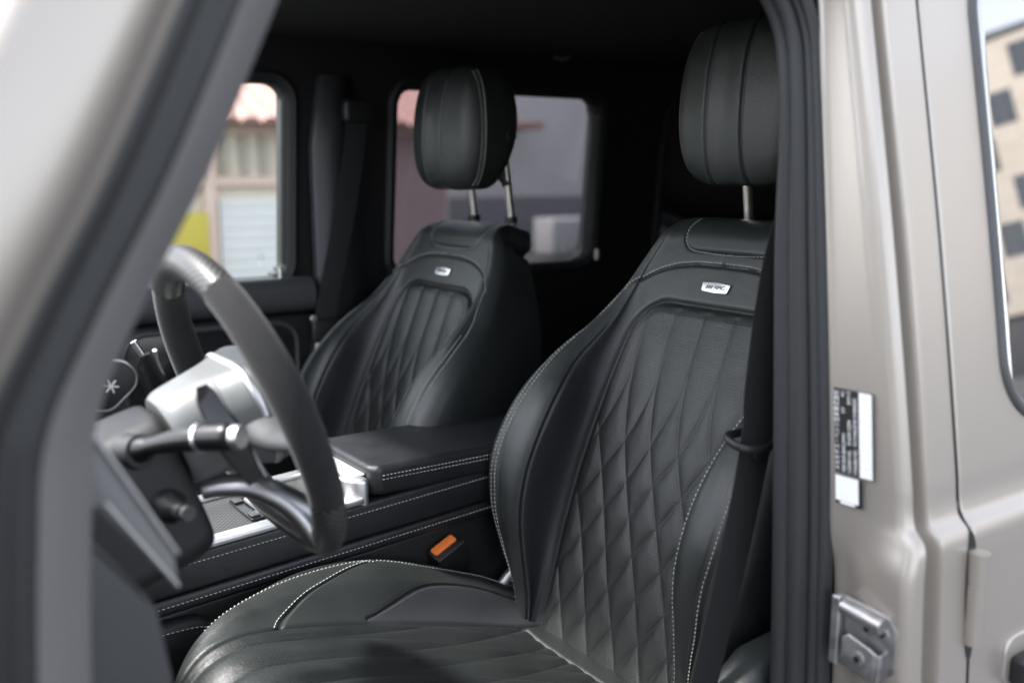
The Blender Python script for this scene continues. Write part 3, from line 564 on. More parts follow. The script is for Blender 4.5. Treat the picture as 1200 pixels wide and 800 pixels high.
AB = R(21.5); BJ = np.array([0, .223, .899]); ET = np.array([0, -math.sin(AB), math.cos(AB)]); EN = np.array([0, math.cos(AB), math.sin(AB)])
def hwf(t): return itp(t, [-.08, 0, .1, .3, .38, .44, .6, .7], [.142, .147, .155, .157, .153, .146, .13, .12])
def backrest_surf():
    s = Surf(); tt = np.r_[np.linspace(-.12, .595, 350), np.linspace(.597, .716, 56)]; s.tt = tt; s.sig = SIG
    W = itp(tt, [-.12, 0, .08, .16, .24, .30, .36, .43, .50, .57, .61, .65, .72], [.190, .214, .250, .271, .272, .268, .254, .228, .198, .170, .150, .132, .118])
    b = itp(tt, [-.12, -.02, .05, .10, .16, .23, .30, .36, .42, .47, .52, .60, .72], [.010, .036, .074, .100, .116, .116, .100, .074, .042, .022, .010, .004, 0])
    hw = hwf(tt); f = np.clip((.50 - tt) / .10, 0, 1); f = f * f * (3 - 2 * f)
    xi = itp(tt, [-.12, 0, .07, .15, .25, .31, .36, .42, .46, .72], [.152, .160, .166, .166, .166, .172, .180, .172, .16, .14]); hw = np.minimum(hw, .74 * W); xi = f * xi + (1 - f) * (hw + .40 * (W - hw)); x3 = np.maximum(W - .032 - .018 * f, xi + .5 * (W - xi))
    dp = itp(tt, [-.08, .58, .64, .72], [.105, .10, .07, .03])                        # depth of the flanks
    lum = .005 * np.sin(np.pi * np.clip((tt + .05) / .5, 0, 1)) ** 1.5
    K = np.zeros((len(tt), 7, 2)); ctr = .005 * f
    K[:, 0] = np.c_[0 * tt, lum]; K[:, 1] = np.c_[hw, lum + ctr + .002]; K[:, 2] = np.c_[xi, lum * .4 + b * (.76 + .1 * f)]
    K[:, 3] = np.c_[x3, b - .004 * (1 - f)]; K[:, 4] = np.c_[W + .002, b - .026 - .004 * f]; K[:, 5] = np.c_[W - .002 - .008 * (1 - f), np.minimum(b - .6 * dp, -dp * .35)]; K[:, 6] = np.c_[W - .03, -dp]
    S = section_eval(K, SIG); x, n = S[..., 0], S[..., 1]; s.X = x; s.t2 = np.repeat(tt[:, None], len(SIG), 1)
    # spine: straight, then rolls back over the top
    t0 = .588; r_ = .05; q = np.clip(tt - t0, 0, None); ang = np.minimum(q / r_, math.pi / 2 * .94); ex = np.maximum(q - r_ * math.pi / 2 * .94, 0)
    sp_t = np.minimum(tt, t0) + r_ * np.sin(ang) + ex * np.cos(ang); sp_n = -r_ * (1 - np.cos(ang)) - ex * np.sin(ang)
    T = sp_t[:, None] + np.where(n > -.03, n, -.03) * np.sin(ang)[:, None]; Nn = sp_n[:, None] + n * np.cos(ang)[:, None]
    wf = np.clip((np.abs(SIG) - 3.7) / 2.3, 0, 1)[None] * np.clip(q / .03, 0, 1)[:, None]; T = T * (1 - wf) + .575 * wf; Nn = Nn * (1 - wf) - .105 * wf
    # shoulders fall away a little towards the sides
    T = T - .10 * np.clip(np.abs(x) - .05, 0, 1) ** 1.3 * np.clip((tt - .5) / .1, 0, 1)[:, None]
    s.G = BJ + x[..., None] * np.array([1, 0, 0]) + T[..., None] * ET + Nn[..., None] * EN
    return s, K
bs, K_ = backrest_surf()
L = arclen(bs.G); c0 = len(SIG) // 2; xs_arc = L - L[:, c0:c0 + 1]
t2 = bs.t2; x2 = bs.X; sg = np.repeat(np.abs(SIG)[None], len(bs.tt), 0)
def arc_at(sig): k = np.argmin(np.abs(SIG - sig)); return np.abs(xs_arc[:, k:k + 1])
hw2 = hwf(bs.tt)[:, None]; rr = .055
qx = np.abs(x2) - (hw2 - rr); qy = t2 - (.487 - rr)
d_panel = np.hypot(np.maximum(qx, 0), np.maximum(qy, 0)) + np.minimum(np.maximum(qx, qy), 0) - rr
t_up = .551 - .0 * x2 - itp(np.abs(x2), [0, .06, .10, .14, .18, .24], [0, .002, .008, .024, .058, .16])   # stitched seam under the yoke
d_up = t2 - t_up
yx = .094; d_yoke = -sdf_rr(x2, t2, -yx, yx, .572, .80, .03)
ph = np.where(t2 > .23, 28 * np.clip(.40 - t2, 0, None) ** 2, 28 * .17 ** 2 + 9.5 * (.23 - t2))
inside = d_panel < 0; fade = np.clip(-d_panel / .012, 0, 1)
disp = np.where(inside, quilt(x2, ph, .0580, .0095, .0029) * fade, 0)
disp += .004 * np.clip((-d_panel) / .02, -0, 1) * inside
disp -= .0055 * gauss(d_panel, .0042)
low = np.clip((.455 - t2) / .03, 0, 1)
d_ins = np.abs(np.abs(xs_arc) - arc_at(2.0)); disp -= .0035 * gauss(d_ins, .0026) * low
d_out = np.abs(np.abs(xs_arc) - arc_at(3.25)); low2 = np.clip((.47 - t2) / .03, 0, 1)
disp -= .0030 * gauss(d_out, .0022) * low2
up_on = (np.abs(x2) < .185) & (sg < 3.4); disp -= .0032 * gauss(d_up, .0028) * up_on
disp -= .0028 * gauss(d_yoke, .0024) * (t2 < .68)
disp -= .0022 * gauss(x2, .0014) * ((t2 > t_up) & (t2 < .572))
disp += .0018 * np.sin(t2 * 23 + x2 * 9) * np.clip((sg - 1.2), 0, 1) * (sg < 3)          # soft hand-stretched leather
bs.finish(disp, -1)

seat = thing('front_seat', (0, .35, .55), 'black leather driver seat with diamond quilting, nearest the open doorway', 'car seat', 'front seats')
Vb = bs.G.reshape(-1, 3); Fb = grid_faces(len(bs.tt), len(SIG)); uvb = np.stack([xs_arc, t2], -1).reshape(-1, 2)
reg = np.zeros(len(Vb), int)            # 0 bolster
rg = np.zeros(x2.shape, int)
rg[(sg < 2) & (t2 < .455) & (d_panel >= 0) & (x2 > 0)] = 2; rg[(sg < 2) & (t2 < .455) & (d_panel >= 0) & (x2 < 0)] = 3
rg[d_panel < 0] = 1
up = (d_up > 0) & (sg < 3.5) & (t2 > .36)
mid = (rg == 0) & (d_up < 0) & (sg < 2.2) & (t2 > .43)
rg[mid] = 4; rg[up & (rg == 0)] = 5; rg[(d_yoke > 0) & (t2 < .72) & (t2 > .56)] = 6
rg[(rg == 0) & (x2 > 0)] = 7
cf = rg.reshape(-1)[Fb]; face_reg = np.sort(cf, axis=1)[:, 1]
backrest = None
for k, nm, mt in ((1, 'backrest', L_PERF), (2, 'bolster_insert', L_INS), (3, 'bolster_insert', L_INS), (4, 'upper_panel', L_BLACK), (5, 'shoulder_panel', L_BLACK), (6, 'yoke_panel', L_BLACK), (0, 'bolster', L_BLACK), (7, 'bolster', L_BLACK)):
    v_, f_, u_ = subset(Vb, Fb, face_reg == k, uvb)
    o = mk(nm, v_, f_, mt, seat if k == 1 else backrest, True, u_)
    if k == 1: backrest = o
# back shell closing the rear
e0 = bs.G[:, 0]; e1 = bs.G[:, -1]; u = np.linspace(0, 1, 14); V = e0[:, None] * (1 - u)[None, :, None] + e1[:, None] * u[None, :, None] - EN * (.03 * np.sin(np.pi * u))[None, :, None]
mk('back_shell', V.reshape(-1, 3), grid_faces(len(bs.tt), 14, flip=True), PLASTIC, backrest)
def st_line(surf, sig, t, mat=THREAD, parent=None, **k):
    P, N = surf.at(np.asarray(sig, float), np.asarray(t, float)); return stitches('stitching', P, N, mat, parent, **k)
tl = np.linspace(-.03, .43, 200)
for sgn in (-1, 1):
    # double row along the outer edge, running on into the seam under the yoke
    for o_, e_ in ((.10, -.0045), (-.12, .0045)):
        low_t = np.linspace(-.03, .40, 160); low_s = sgn * (3.25 + o_) * np.ones(160)
        xx = np.linspace(.178, 0, 90); tt_ = .551 - itp(xx, [0, .06, .10, .14, .18, .24], [0, .002, .008, .024, .058, .16]) + (.0042 if e_ < 0 else -.0042) 
        if e_ > 0: st_line(bs, low_s, low_t, THREAD, backrest); continue
        up_s = bs.sig_of_x(sgn * xx, tt_); jt = np.linspace(.40, tt_[0], 30); js = np.interp(np.linspace(0, 1, 30) ** 1.2, [0, 1], [sgn * 3.35, up_s[0]])
        st_line(bs, np.r_[low_s, js[1:-1], up_s], np.r_[low_t, jt[1:-1], tt_], THREAD, backrest)
    if sgn < 0: st_line(bs, sgn * 2.10 * np.ones(200), np.linspace(-.03, .44, 200), THREAD, backrest)
    else: st_line(bs, sgn * 2.07 * np.ones(200), tl, THREAD_D, backrest)
c_ = np.array([(-yx - .001, .66), (-yx - .001, .62), (-yx - .001, .605), (-yx + .006, .584), (-yx + .024, .5715), (-.03, .568), (0, .5675), (.03, .568), (yx - .024, .5715), (yx - .006, .584), (yx + .001, .605), (yx + .001, .62), (yx + .001, .66)])
c_ = smoothcurve(c_, 160); st_line(bs, bs.sig_of_x(c_[:, 0], c_[:, 1]), c_[:, 1], THREAD, backrest)
# badge plate with lettering
def badge(parent):
    P, N = bs.at(np.array([0.0]), np.array([.517])); c = P[0]; nn = Vector(N[0]).normalized(); ax = Vector((-1, 0, 0)); ay = nn.cross(ax).normalized(); ax = ay.cross(nn)
    poly = [(-.0265, -.0055), (-.024, -.0070), (0, -.0085), (.022, -.0075), (.0245, -.006), (.0275, .0055), (.0265, .007), (0, .0088), (-.026, .0072), (-.0275, .006)]
    b_ = slab('badge', poly, Vector(c) + nn * .0005, ax, ay, .0028, SATIN, parent, .0012)
    o0 = Vector(c) + nn * .0034
    for k in range(3): slab('slash', [(-.019 + k * .0045, -.0028), (-.0162 + k * .0045, -.0028), (-.013 + k * .0045, .0028), (-.0158 + k * .0045, .0028)], o0, ax, ay, .0002, LABELBLK, b_, 0)
    text_mesh('lettering', 'AMG', .0095, o0 + ax * -.0025, ax, ay, LABELBLK, b_, xs=1.05)
badge(backrest)

# --- headrest
def headrest():
    W, Hh, D = .1185, .117, .128; zc = 1.645; yf = .035; x0_ = -.012
    nth, nz = 420, 150
    sp = lambda a, e: np.sign(a) * np.abs(a) ** e
    def even(a0, a1, fx, fy, n, closed):      # angles giving points evenly spaced along the superellipse
        q = np.linspace(a0, a1, 60001); L_ = np.r_[0, np.cumsum(np.hypot(np.diff(fx(q)), np.diff(fy(q))))]
        return np.interp(np.linspace(0, L_[-1], n + 1)[:-1] if closed else np.linspace(0, L_[-1], n), L_, q)
    th = even(0, 2 * np.pi, lambda q: W * sp(np.cos(q), .36), lambda q: D / 2 * sp(np.sin(q), .54), nth, True)
    ph_ = even(-np.pi / 2, np.pi / 2, lambda q: W * sp(np.cos(q), .30), lambda q: Hh * sp(np.sin(q), .78), nz, False)
    cth, sth = sp(np.cos(th), .36), sp(np.sin(th), .54)
    cz, szz = sp(np.cos(ph_), .30), sp(np.sin(ph_), .78)
    X = W * cz[:, None] * cth[None]; Yy = D / 2 * (cz[:, None] ** 1.0) * sth[None]; Zz = (Hh * szz)[:, None] + 0 * X
    front = Yy > 0
    zrel = Zz / Hh
    X = X * (1 - .10 * np.clip(-zrel, 0, 1) ** 2 - .06 * np.clip(zrel, 0, 1) ** 2)
    Yy = np.where(front, Yy * (1 - .12 * zrel**2) + .012 * (1 - (X / W) ** 2) * cz[:, None], Yy * (1 - .30 * np.clip(zrel, -1, 1) ** 2 - .25 * np.clip(-zrel, 0, 1)))
    Yy = Yy - .006 * zrel                                                            # leans gently
    G = np.stack([X + x0_, Yy + yf - D / 2, Zz + zc], -1)
    dv = np.gradient(G, axis=0); du = np.roll(G, -1, 1) - np.roll(G, 1, 1); N = np.cross(du, dv); N /= np.linalg.norm(N, axis=-1)[..., None] + 1e-12
    fm = (Yy > .0) & (cz[:, None] > .05)
    d = np.zeros_like(X)
    for x0 in (-.0335, .0335): d -= .0048 * gauss(X - x0, .0026) * fm
    d += .0022 * np.cos(np.clip(X / .0335, -3, 3) * np.pi) * -1 * .5 * fm * np.clip(Yy / .03, 0, 1)
    side = np.abs(Yy - .030); d -= .0032 * gauss(Yy - .032, .0024) * (np.abs(X) > .08) * (np.abs(zrel) < .97)
    G2 = G + N * d[..., None]
    V = G2.reshape(-1, 3); Fc = grid_faces(nz, nth, True)
    hr = mk('headrest', V, Fc, L_BLACK, seat)
    # two rows of thread round each flank seam
    for sgn in (-1, 1):
        for y_, mt in ((.036, THREAD), (.028, THREAD)):
            P, Nq = [], []
            for i in range(nz):
                row = Yy[i]; sel = np.where((X[i] * sgn > 0) & (row > -.01))[0]
                if len(sel) < 3 or row[sel].max() < y_ or abs(zrel[i, 0]) > .93: continue
                od = sel[np.argsort(row[sel])]; a = np.searchsorted(row[od], y_); a = np.clip(a, 1, len(od) - 1)
                u_ = (y_ - row[od[a - 1]]) / (row[od[a]] - row[od[a - 1]] + 1e-9); P.append(G2[i, od[a - 1]] * (1 - u_) + G2[i, od[a]] * u_); Nq.append(N[i, od[a]])
            stitches('stitching', P, Nq, mt, hr)
        disc('adjust_button', (x0_ + sgn * (W + .0005), yf - D * .72, zc - .015), (sgn, 0, 0), .011, .003, PLASTIC, hr, 24)
        # chrome post and its bracket
        yb = yf - .112
        tube('post', [(x0_ + sgn * .068, yb - .022 * k, 1.60 - .17 * k) for k in np.linspace(0, 1, 8)], .0074, CHROME, hr, 18, (1, 0, 0))
        pp = BJ + np.array([sgn * .068, 0, 0]) + ET * .638 - EN * .045
        tube('post_sleeve', [(x0_ + sgn * .068, yb - .0155, 1.474), (x0_ + sgn * .068, yb - .0168, 1.462)], .0125, PLASTIC, hr, 18, (1, 0, 0))
        tube('post_bracket', [(x0_ + sgn * .060, yf - D + .02, 1.555), (x0_ + sgn * .065, yb - .004, 1.545), (x0_ + sgn * .068, yb - .006, 1.535)], .009, PLASTIC, hr, 12, (1, 0, 0))
    return hr
hrest = headrest()

# --- seat cushion
def cushion_surf():
    s = Surf(); sp = np.array([(.150, .835), (.22, .843), (.30, .862), (.40, .893), (.50, .921), (.60, .946), (.68, .962), (.73, .966), (.765, .957), (.790, .933), (.80, .90), (.80, .86)])
    c = smoothcurve(sp, 330); y, z = c[:, 0], c[:, 1]; s.sig = SIG; m = np.linspace(0, 1, 330)
    sl = np.r_[0, np.cumsum(np.linalg.norm(np.diff(c, axis=0), axis=1))]; s.tt = sl; s.c = c
    T = np.gradient(c, axis=0); T /= np.linalg.norm(T, axis=1)[:, None]; Nn = np.c_[-T[:, 1], T[:, 0]]
    W = itp(sl, [0, .1, .35, .45, .53, .59, .63, .68, .75], [.250, .262, .268, .264, .248, .224, .206, .190, .182])
    b = itp(sl, [0, .08, .18, .30, .40, .48, .55, .62, .75], [.020, .034, .052, .064, .062, .046, .022, .004, -.002])
    hw = itp(sl, [0, .3, .5, .6, .75], [.140, .145, .148, .142, .130])
    xi = itp(sl, [0, .06, .14, .22, .30, .36, .40, .75], [.150, .178, .196, .203, .194, .174, .158, .15]); xi = np.maximum(xi, hw + .010)
    K = np.zeros((330, 7, 2)); K[:, 0] = np.c_[0 * sl, 0 * sl]; K[:, 1] = np.c_[hw, .006 + 0 * sl]; K[:, 2] = np.c_[hw + (W - hw) * .48, b * .74 + .004]
    K[:, 3] = np.c_[W - .024, b]; K[:, 4] = np.c_[W - .002, b - .022]; K[:, 5] = np.c_[W, b - .07]; K[:, 6] = np.c_[W - .008, b * .3 - .13]
    S = section_eval(K, SIG); x, n = S[..., 0], S[..., 1]; s.X = x; s.t2 = np.repeat(sl[:, None], len(SIG), 1); s.xi = xi
    nx = np.where(n < 0, 0, 1)
    s.G = np.stack([x, y[:, None] + n * Nn[:, :1], z[:, None] + n * Nn[:, 1:]], -1); return s
cs = cushion_surf(); L = arclen(cs.G); xs_arc = L - L[:, c0:c0 + 1]; x2 = cs.X; t2 = cs.t2; sg = np.repeat(np.abs(SIG)[None], len(cs.tt), 0)
tr = .135                                # rear roll ends here
hwc = itp(cs.tt, [0, .3, .5, .6, .75], [.140, .145, .148, .142, .130])[:, None]
d_c = np.abs(x2) - hwc; fadec = np.clip(-d_c / .01, 0, 1) * np.clip((t2 - tr) / .01, 0, 1)
ph = 9 * np.clip(.52 - t2, 0, None) ** 2
disp = np.where((d_c < 0) & (t2 > tr), quilt(x2, ph, .0580, .0100, .0052) * fadec + .003 * np.clip(-d_c / .02, 0, 1), 0)
disp -= .006 * gauss(d_c, .004); disp -= .005 * gauss(t2 - tr, .004) * (sg < 1.02)
disp += .006 * np.sin(np.clip(t2 / tr, 0, 1) * np.pi) * (d_c < 0) * (t2 < tr)
xi_arc = np.abs(xs_arc) - np.interp(0, [0], [0])
d_in = np.abs(x2) - cs.xi[:, None]; on_in = (t2 < .40) & (sg < 3)
disp -= .003 * gauss(d_in, .0024) * on_in
d_ft = t2 - (.425 + .25 * np.clip((np.abs(x2) - hwc), 0, .2)) ; on_f = (sg > 1) & (sg < 3.4)   # front seam of the side roll
t_ft = itp(np.abs(x2), [.14, .150, .170, .19, .21, .23, .245], [.535, .53, .515, .485, .44, .385, .33]); d_ft = (t2 - t_ft) * .6; disp -= .003 * gauss(d_ft, .0026) * on_f
d_o = np.abs(np.abs(xs_arc) - np.abs(xs_arc[:, np.argmin(np.abs(SIG - 2.9))][:, None])); disp -= .0028 * gauss(d_o, .002)
disp += .0022 * np.sin(t2 * 31 + x2 * 13) * np.clip(sg - 1.2, 0, 1) * (sg < 3)
cs.finish(disp)
rg = np.zeros(x2.shape, int); rg[x2 > 0] = 1; rg[(d_c >= 0) & (d_in < 0) & on_in & (x2 < 0)] = 2; rg[(d_c >= 0) & (d_in < 0) & on_in & (x2 > 0)] = 3; rg[(d_c < 0)] = 4; rg[(d_c < 0) & (t2 < tr)] = 5
Vc = cs.G.reshape(-1, 3); Fcu = grid_faces(len(cs.tt), len(SIG), flip=False); uvc = np.stack([xs_arc, t2], -1).reshape(-1, 2); fr_ = np.sort(rg.reshape(-1)[Fcu], axis=1)[:, 1]
cush = None
for k, nm, mt in ((4, 'cushion', L_PERF), (5, 'rear_roll', L_BLACK), (0, 'bolster', L_BLACK), (1, 'bolster', L_BLACK), (2, 'bolster_insert', L_INS), (3, 'bolster_insert', L_INS)):
    v_, f_, u_ = subset(Vc, Fcu, fr_ == k, uvc); o = mk(nm, v_, f_[:, ::-1], mt, seat if k == 4 else cush, True, u_)
    if k == 4: cush = o
cs.N = cs.N * np.sign(cs.N[165, c0, 2])
for sgn in (-1, 1):
    for e_ in (.13, -.15) if sgn < 0 else (-.15,): st_line(cs, sgn * (2.9 + e_) * np.ones(240), np.linspace(.02, .62, 240), THREAD, cush)
    xx = np.linspace(.152, .240, 90); tt_ = .008 + itp(xx, [.14, .150, .170, .19, .21, .23, .245], [.535, .53, .515, .485, .44, .385, .33]); st_line(cs, cs.sig_of_x(sgn * xx, tt_), tt_, THREAD, cush)
    tq = np.linspace(.03, .395, 160); xq = np.interp(tq, cs.tt, cs.xi) + .003; st_line(cs, cs.sig_of_x(sgn * xq, tq), tq, THREAD_D, cush)
# seat base, rail and side trim
base = box('seat_base', (-.22, .22, .60), (.22, .70, .80), PLASTIC, seat, .02)
for x_ in (-.2, .2): box('rail', (x_ - .022, .05, .57), (x_ + .022, .78, .60), SATIN, seat, .004)
sr = tube('recliner_bar', [(.262, .245, .868), (.262, .20, .905)], .011, SATIN, seat, 14, (1, 0, 0)); 
box('recliner_cover', (.235, .14, .80), (.285, .235, .875), PLASTIC_G, seat, .012); box('recliner_cover', (-.285, .08, .78), (-.24, .27, .92), PLASTIC, seat, .014)
# fabric tag on the outboard side
sc_ = yz_slab('side_cover', [(.345, .84), (.342, .935), (.318, .975), (.27, 1.005), (.16, 1.015), (.15, .84)], -.268, .058, L_BLACK, seat, .018)
axt = Vector((0, -.86, .50)).normalized(); ayt = Vector((0, .50, .86)).normalized(); ot = Vector((-.3264, .305, .955))
tg = slab('airbag_tag', rrect(.062, .020, .004), ot, axt, ayt, .0012, L_BLACK, sc_, .0004); text_mesh('lettering', 'AIRBAG', .012, ot + Vector((-.0013, 0, 0)) - axt * .025, axt, ayt, PLASTIC_G, tg)

# --- the passenger seat: same build, set lower and further forward, headrest pulled up
ps2 = copy_tree(seat); ps2.location = (.70, .35 + .045, .55 - .031)
setp(ps2, 'black leather passenger seat behind the steering wheel, headrest raised on two chrome posts', 'car seat', 'front seats')
for ch in ps2.children:
    if ch.name.startswith('headrest'): ch.location = (0, .016, .016)

# --- rear bench in the dark
rb = thing('rear_bench', (.35, -.9, .55), 'black rear bench seat in the dark behind the front seats', 'car seat')
box('cushion', (-.25, -1.05, .62), (.95, -.55, .88), L_CON, rb, .05, 5); 
slab('backrest', [(-.25, .8), (.95, .8), (.95, 1.30), (.9, 1.36), (-.2, 1.36), (-.25, 1.30)], (0, -1.05, 0), (1, 0, 0), (0, 0, 1), .13, L_CON, rb, .03, 4)
for x_ in (): slab('headrest', rrect(.23, .15, .05) + np.array([x_, 1.46]), (0, -1.08, 0), (1, 0, 0), (0, 0, 1), .09, L_CON, rb, .03, 4)

# ------------------------------------------------------------------ steering wheel and column
SWC = np.array([0, .748, 1.302]); TW = .342; VV = np.array([0, math.sin(TW), math.cos(TW)]); WW = np.array([0, math.cos(TW), -math.sin(TW)])
def SW(x, v, w): return SWC + np.array([x, 0, 0]) + v * VV + w * WW
HUBG = material('hub_grey', (.13, .135, .135), .42, bump=.3, scale=900, dist=.0003, var=.1, vscale=20)
wheel = thing('steering_wheel', tuple(SW(0, 0, .03)), 'flat-bottomed steering wheel with grey suede grips and carbon top and bottom', 'steering wheel')
def rim_pts(a0, a1, n):
    o = []
    for a in np.radians(np.linspace(a0, a1, n)):
        x, v = .166 * math.cos(a), .166 * math.sin(a); fl = -.148
        if v < fl + .02: v = fl + .02 - .02 * (1 - math.exp(-(fl + .02 - v) / .02))
        o.append(SW(x, v, 0))
    return np.array(o)
def rim_part(name, a0, a1, mat, n=60, r=.0185, grip=0):
    P = rim_pts(a0, a1, n); u = np.linspace(0, 1, n); sc = 1 + grip * np.sin(np.pi * u) ** 2
    return sweep(name, P, circ(r, 28, r * .92), mat, wheel, tuple(WW), scale=sc, auto=60)
rim_part('rim_top', 52, 121, CARB, 40)
g1 = rim_part('grip', 121, 204, SUEDE, 70, .0190, .08); g2 = rim_part('grip', -24, 52, SUEDE, 70, .0190, .08)
rim_part('rim_bottom', 204, 336, CARB, 60)
mk('red_tab', *(lambda c: ([c + np.array(d) for d in ((-.002, -.012, -.004), (.002, -.012, -.004), (.002, -.014, .004), (-.002, -.014, .004))], [[0, 1, 2, 3]]))(rim_pts(206, 207, 2)[0]), material('thread_red', (.5, .02, .02), .6), g1)
P = rim_pts(-22, 50, 120); T_, S_, U_ = frames(P, tuple(WW)); a = R(160)
for da in (0, .12): stitches('stitching', P + S_ * math.cos(a + da) * .0196 + U_ * math.sin(a + da) * .0185, S_ * math.cos(a + da) + U_ * math.sin(a + da), THREAD_D, g2, ln=.003, gap=.002)
# hub: rounded casing lofted along the column axis
def wloft(name, secs, mat, parent, n=10):
    """secs: (w, cx, cv, width, height, radius)"""
    S = np.array([(rrect(wd, ht, r_, n) + np.array([cx, cv])) for w_, cx, cv, wd, ht, r_ in secs]); ws = np.array([q[0] for q in secs])
    m = S.shape[1]; full = np.concatenate([S, np.repeat(ws[:, None, None], m, 1)], 2); K = catmull(full, np.linspace(0, len(secs) - 1, len(secs) * 5))
    V = np.array([[SW(*p) for p in row] for row in K]).reshape(-1, 3); nr = len(K); F_ = grid_faces(nr, m, True).tolist() + [list(range(m))[::-1], list(range((nr - 1) * m, nr * m))]
    return mk(name, V, F_, mat, parent, True, auto=50)
hub = wloft('hub', [(-.034, 0, .005, .10, .07, .03), (-.03, 0, .004, .13, .095, .035), (-.015, 0, .002, .15, .112, .04), (.005, 0, 0, .148, .112, .042), (.02, 0, .002, .135, .108, .045), (.045, 0, .004, .118, .104, .045), (.075, 0, .004, .11, .10, .045), (.085, 0, .004, .10, .09, .04)], HUBG, wheel)
wloft('hub_ring', [(-.001, 0, .001, .150, .114, .042), (.001, 0, .001, .1525, .1165, .043), (.004, 0, .001, .1525, .1165, .043), (.006, 0, .001, .150, .114, .042)], SATIN, hub)
for sgn in (-1, 1):
    sp = smoothcurve([SW(sgn * .028, -.050, .078), SW(sgn * .040, -.054, .058), SW(sgn * .060, -.066, .032), SW(sgn * .084, -.096, .010), SW(sgn * .098, -.130, .001)], 40)
    sweep('lower_spoke', sp, circ(.0150, 20, .0105), DARKMETAL, wheel, tuple(VV), scale=np.interp(np.linspace(0, 1, 40), [0, .2, .6, 1], [.95, 1.0, 1.1, 1.5]))
    s2 = smoothcurve([SW(sgn * .066, -.006, .006), SW(sgn * .10, -.008, .008), SW(sgn * .13, -.006, .004), SW(sgn * .158, -.002, 0)], 30)
    sweep('side_spoke', s2, circ(.022, 20, .012), PLASTIC_G, wheel, tuple(VV), scale=np.interp(np.linspace(0, 1, 30), [0, .4, 1], [1.25, .9, .75]))
    pd = smoothcurve([SW(sgn * .097, .072, .054), SW(sgn * .106, .055, .055), SW(sgn * .115, .025, .053), SW(sgn * .120, -.012, .050), SW(sgn * .120, -.03, .048)], 30)
    p_ = sweep('shift_paddle', pd, rrect(.004, .022, .0018, 3), GLOSSBLACK, wheel, tuple(WW), scale=np.interp(np.linspace(0, 1, 30), [0, .12, .6, 1], [.5, 1.0, 1.35, .75]))
    sweep('paddle_edge', pd + np.array([0, -.012, .004]) * .55 - WW * .004, circ(.0022, 8), SATIN, p_, tuple(WW))
    sweep('paddle_mount', smoothcurve([SW(sgn * .05, .0, .045), SW(sgn * .085, .006, .05), SW(sgn * .112, .004, .052)], 12), rrect(.012, .03, .005), PLASTIC, p_, tuple(VV))
col = thing('steering_column', tuple(SW(0, -.03, .18)), 'black steering column shroud with stalks behind the steering wheel', 'steering column')
sh = wloft('shroud', [(.088, 0, -.030, .085, .13, .03), (.092, 0, -.032, .104, .150, .03), (.11, 0, -.034, .112, .158, .03), (.15, 0, -.034, .116, .160, .03), (.20, 0, -.032, .12, .160, .03), (.27, 0, -.03, .12, .15, .03)], PLASTIC, col)
stk = smoothcurve([SW(-.045, .026, .128), SW(-.066, .031, .117), SW(-.095, .034, .096), SW(-.122, .033, .074), SW(-.146, .030, .056)], 40)
STALKM = material('stalk_black', (.006, .006, .0065), .32)
k_ = sweep('stalk', stk, circ(.0105, 20), STALKM, col, tuple(VV), scale=np.interp(np.linspace(0, 1, 40), [0, .1, .25, .6, .95, 1], [1.3, 1.3, .8, 1.15, 1.3, 1.0]))
sweep('stalk_ring', stk[27:29], circ(.0139, 24), SATIN, k_, tuple(VV)); sweep('stalk_cap', np.array([stk[-1], stk[-1] + (stk[-1] - stk[-2]) * 2.5]), circ(.011, 24), SATIN, k_, tuple(VV))
tube('stalk_socket', [SW(-.040, .026, .130), SW(-.060, .028, .122)], .019, PLASTIC, col, 24, tuple(VV), np.array([1, .85]))
kn = tube('adjust_lever', [SW(-.05, -.034, .122), SW(-.068, -.036, .118), SW(-.075, -.036, .116), SW(-.088, -.037, .113)], .012, PLASTIC, col, 24, tuple(VV), np.array([1.4, 1.3, .85, .8]))
tube('lever_cap', [SW(-.088, -.037, .113), SW(-.095, -.0375, .1115)], .0075, PLASTIC_G, kn, 20, tuple(VV))
lf = rrect(.058, .040, .018, 8); sel = slab('gear_selector', lf, SW(.118, .052, .098), WW * -1 + VV * .4, VV + WW * .4, .008, PLASTIC, col, .003)
ring = [SW(.113, .052, .098) + p[0] * np.array((WW * -1 + VV * .4) / np.linalg.norm(WW * -1 + VV * .4)) + p[1] * np.array((VV + WW * .4) / np.linalg.norm(VV + WW * .4)) for p in lf]
sweep('selector_edge', ring, circ(.0016, 8), SATIN, sel, (1, 0, 0), closed=True)
for k in range(3):
    a = k * math.pi / 3; d_ = VV * math.cos(a) + WW * math.sin(a); tube('icon_stroke', [SW(.109, .052, .098) - d_ * .008, SW(.109, .052, .098) + d_ * .008], .0008, ICON, sel, 6, (1, 0, 0))

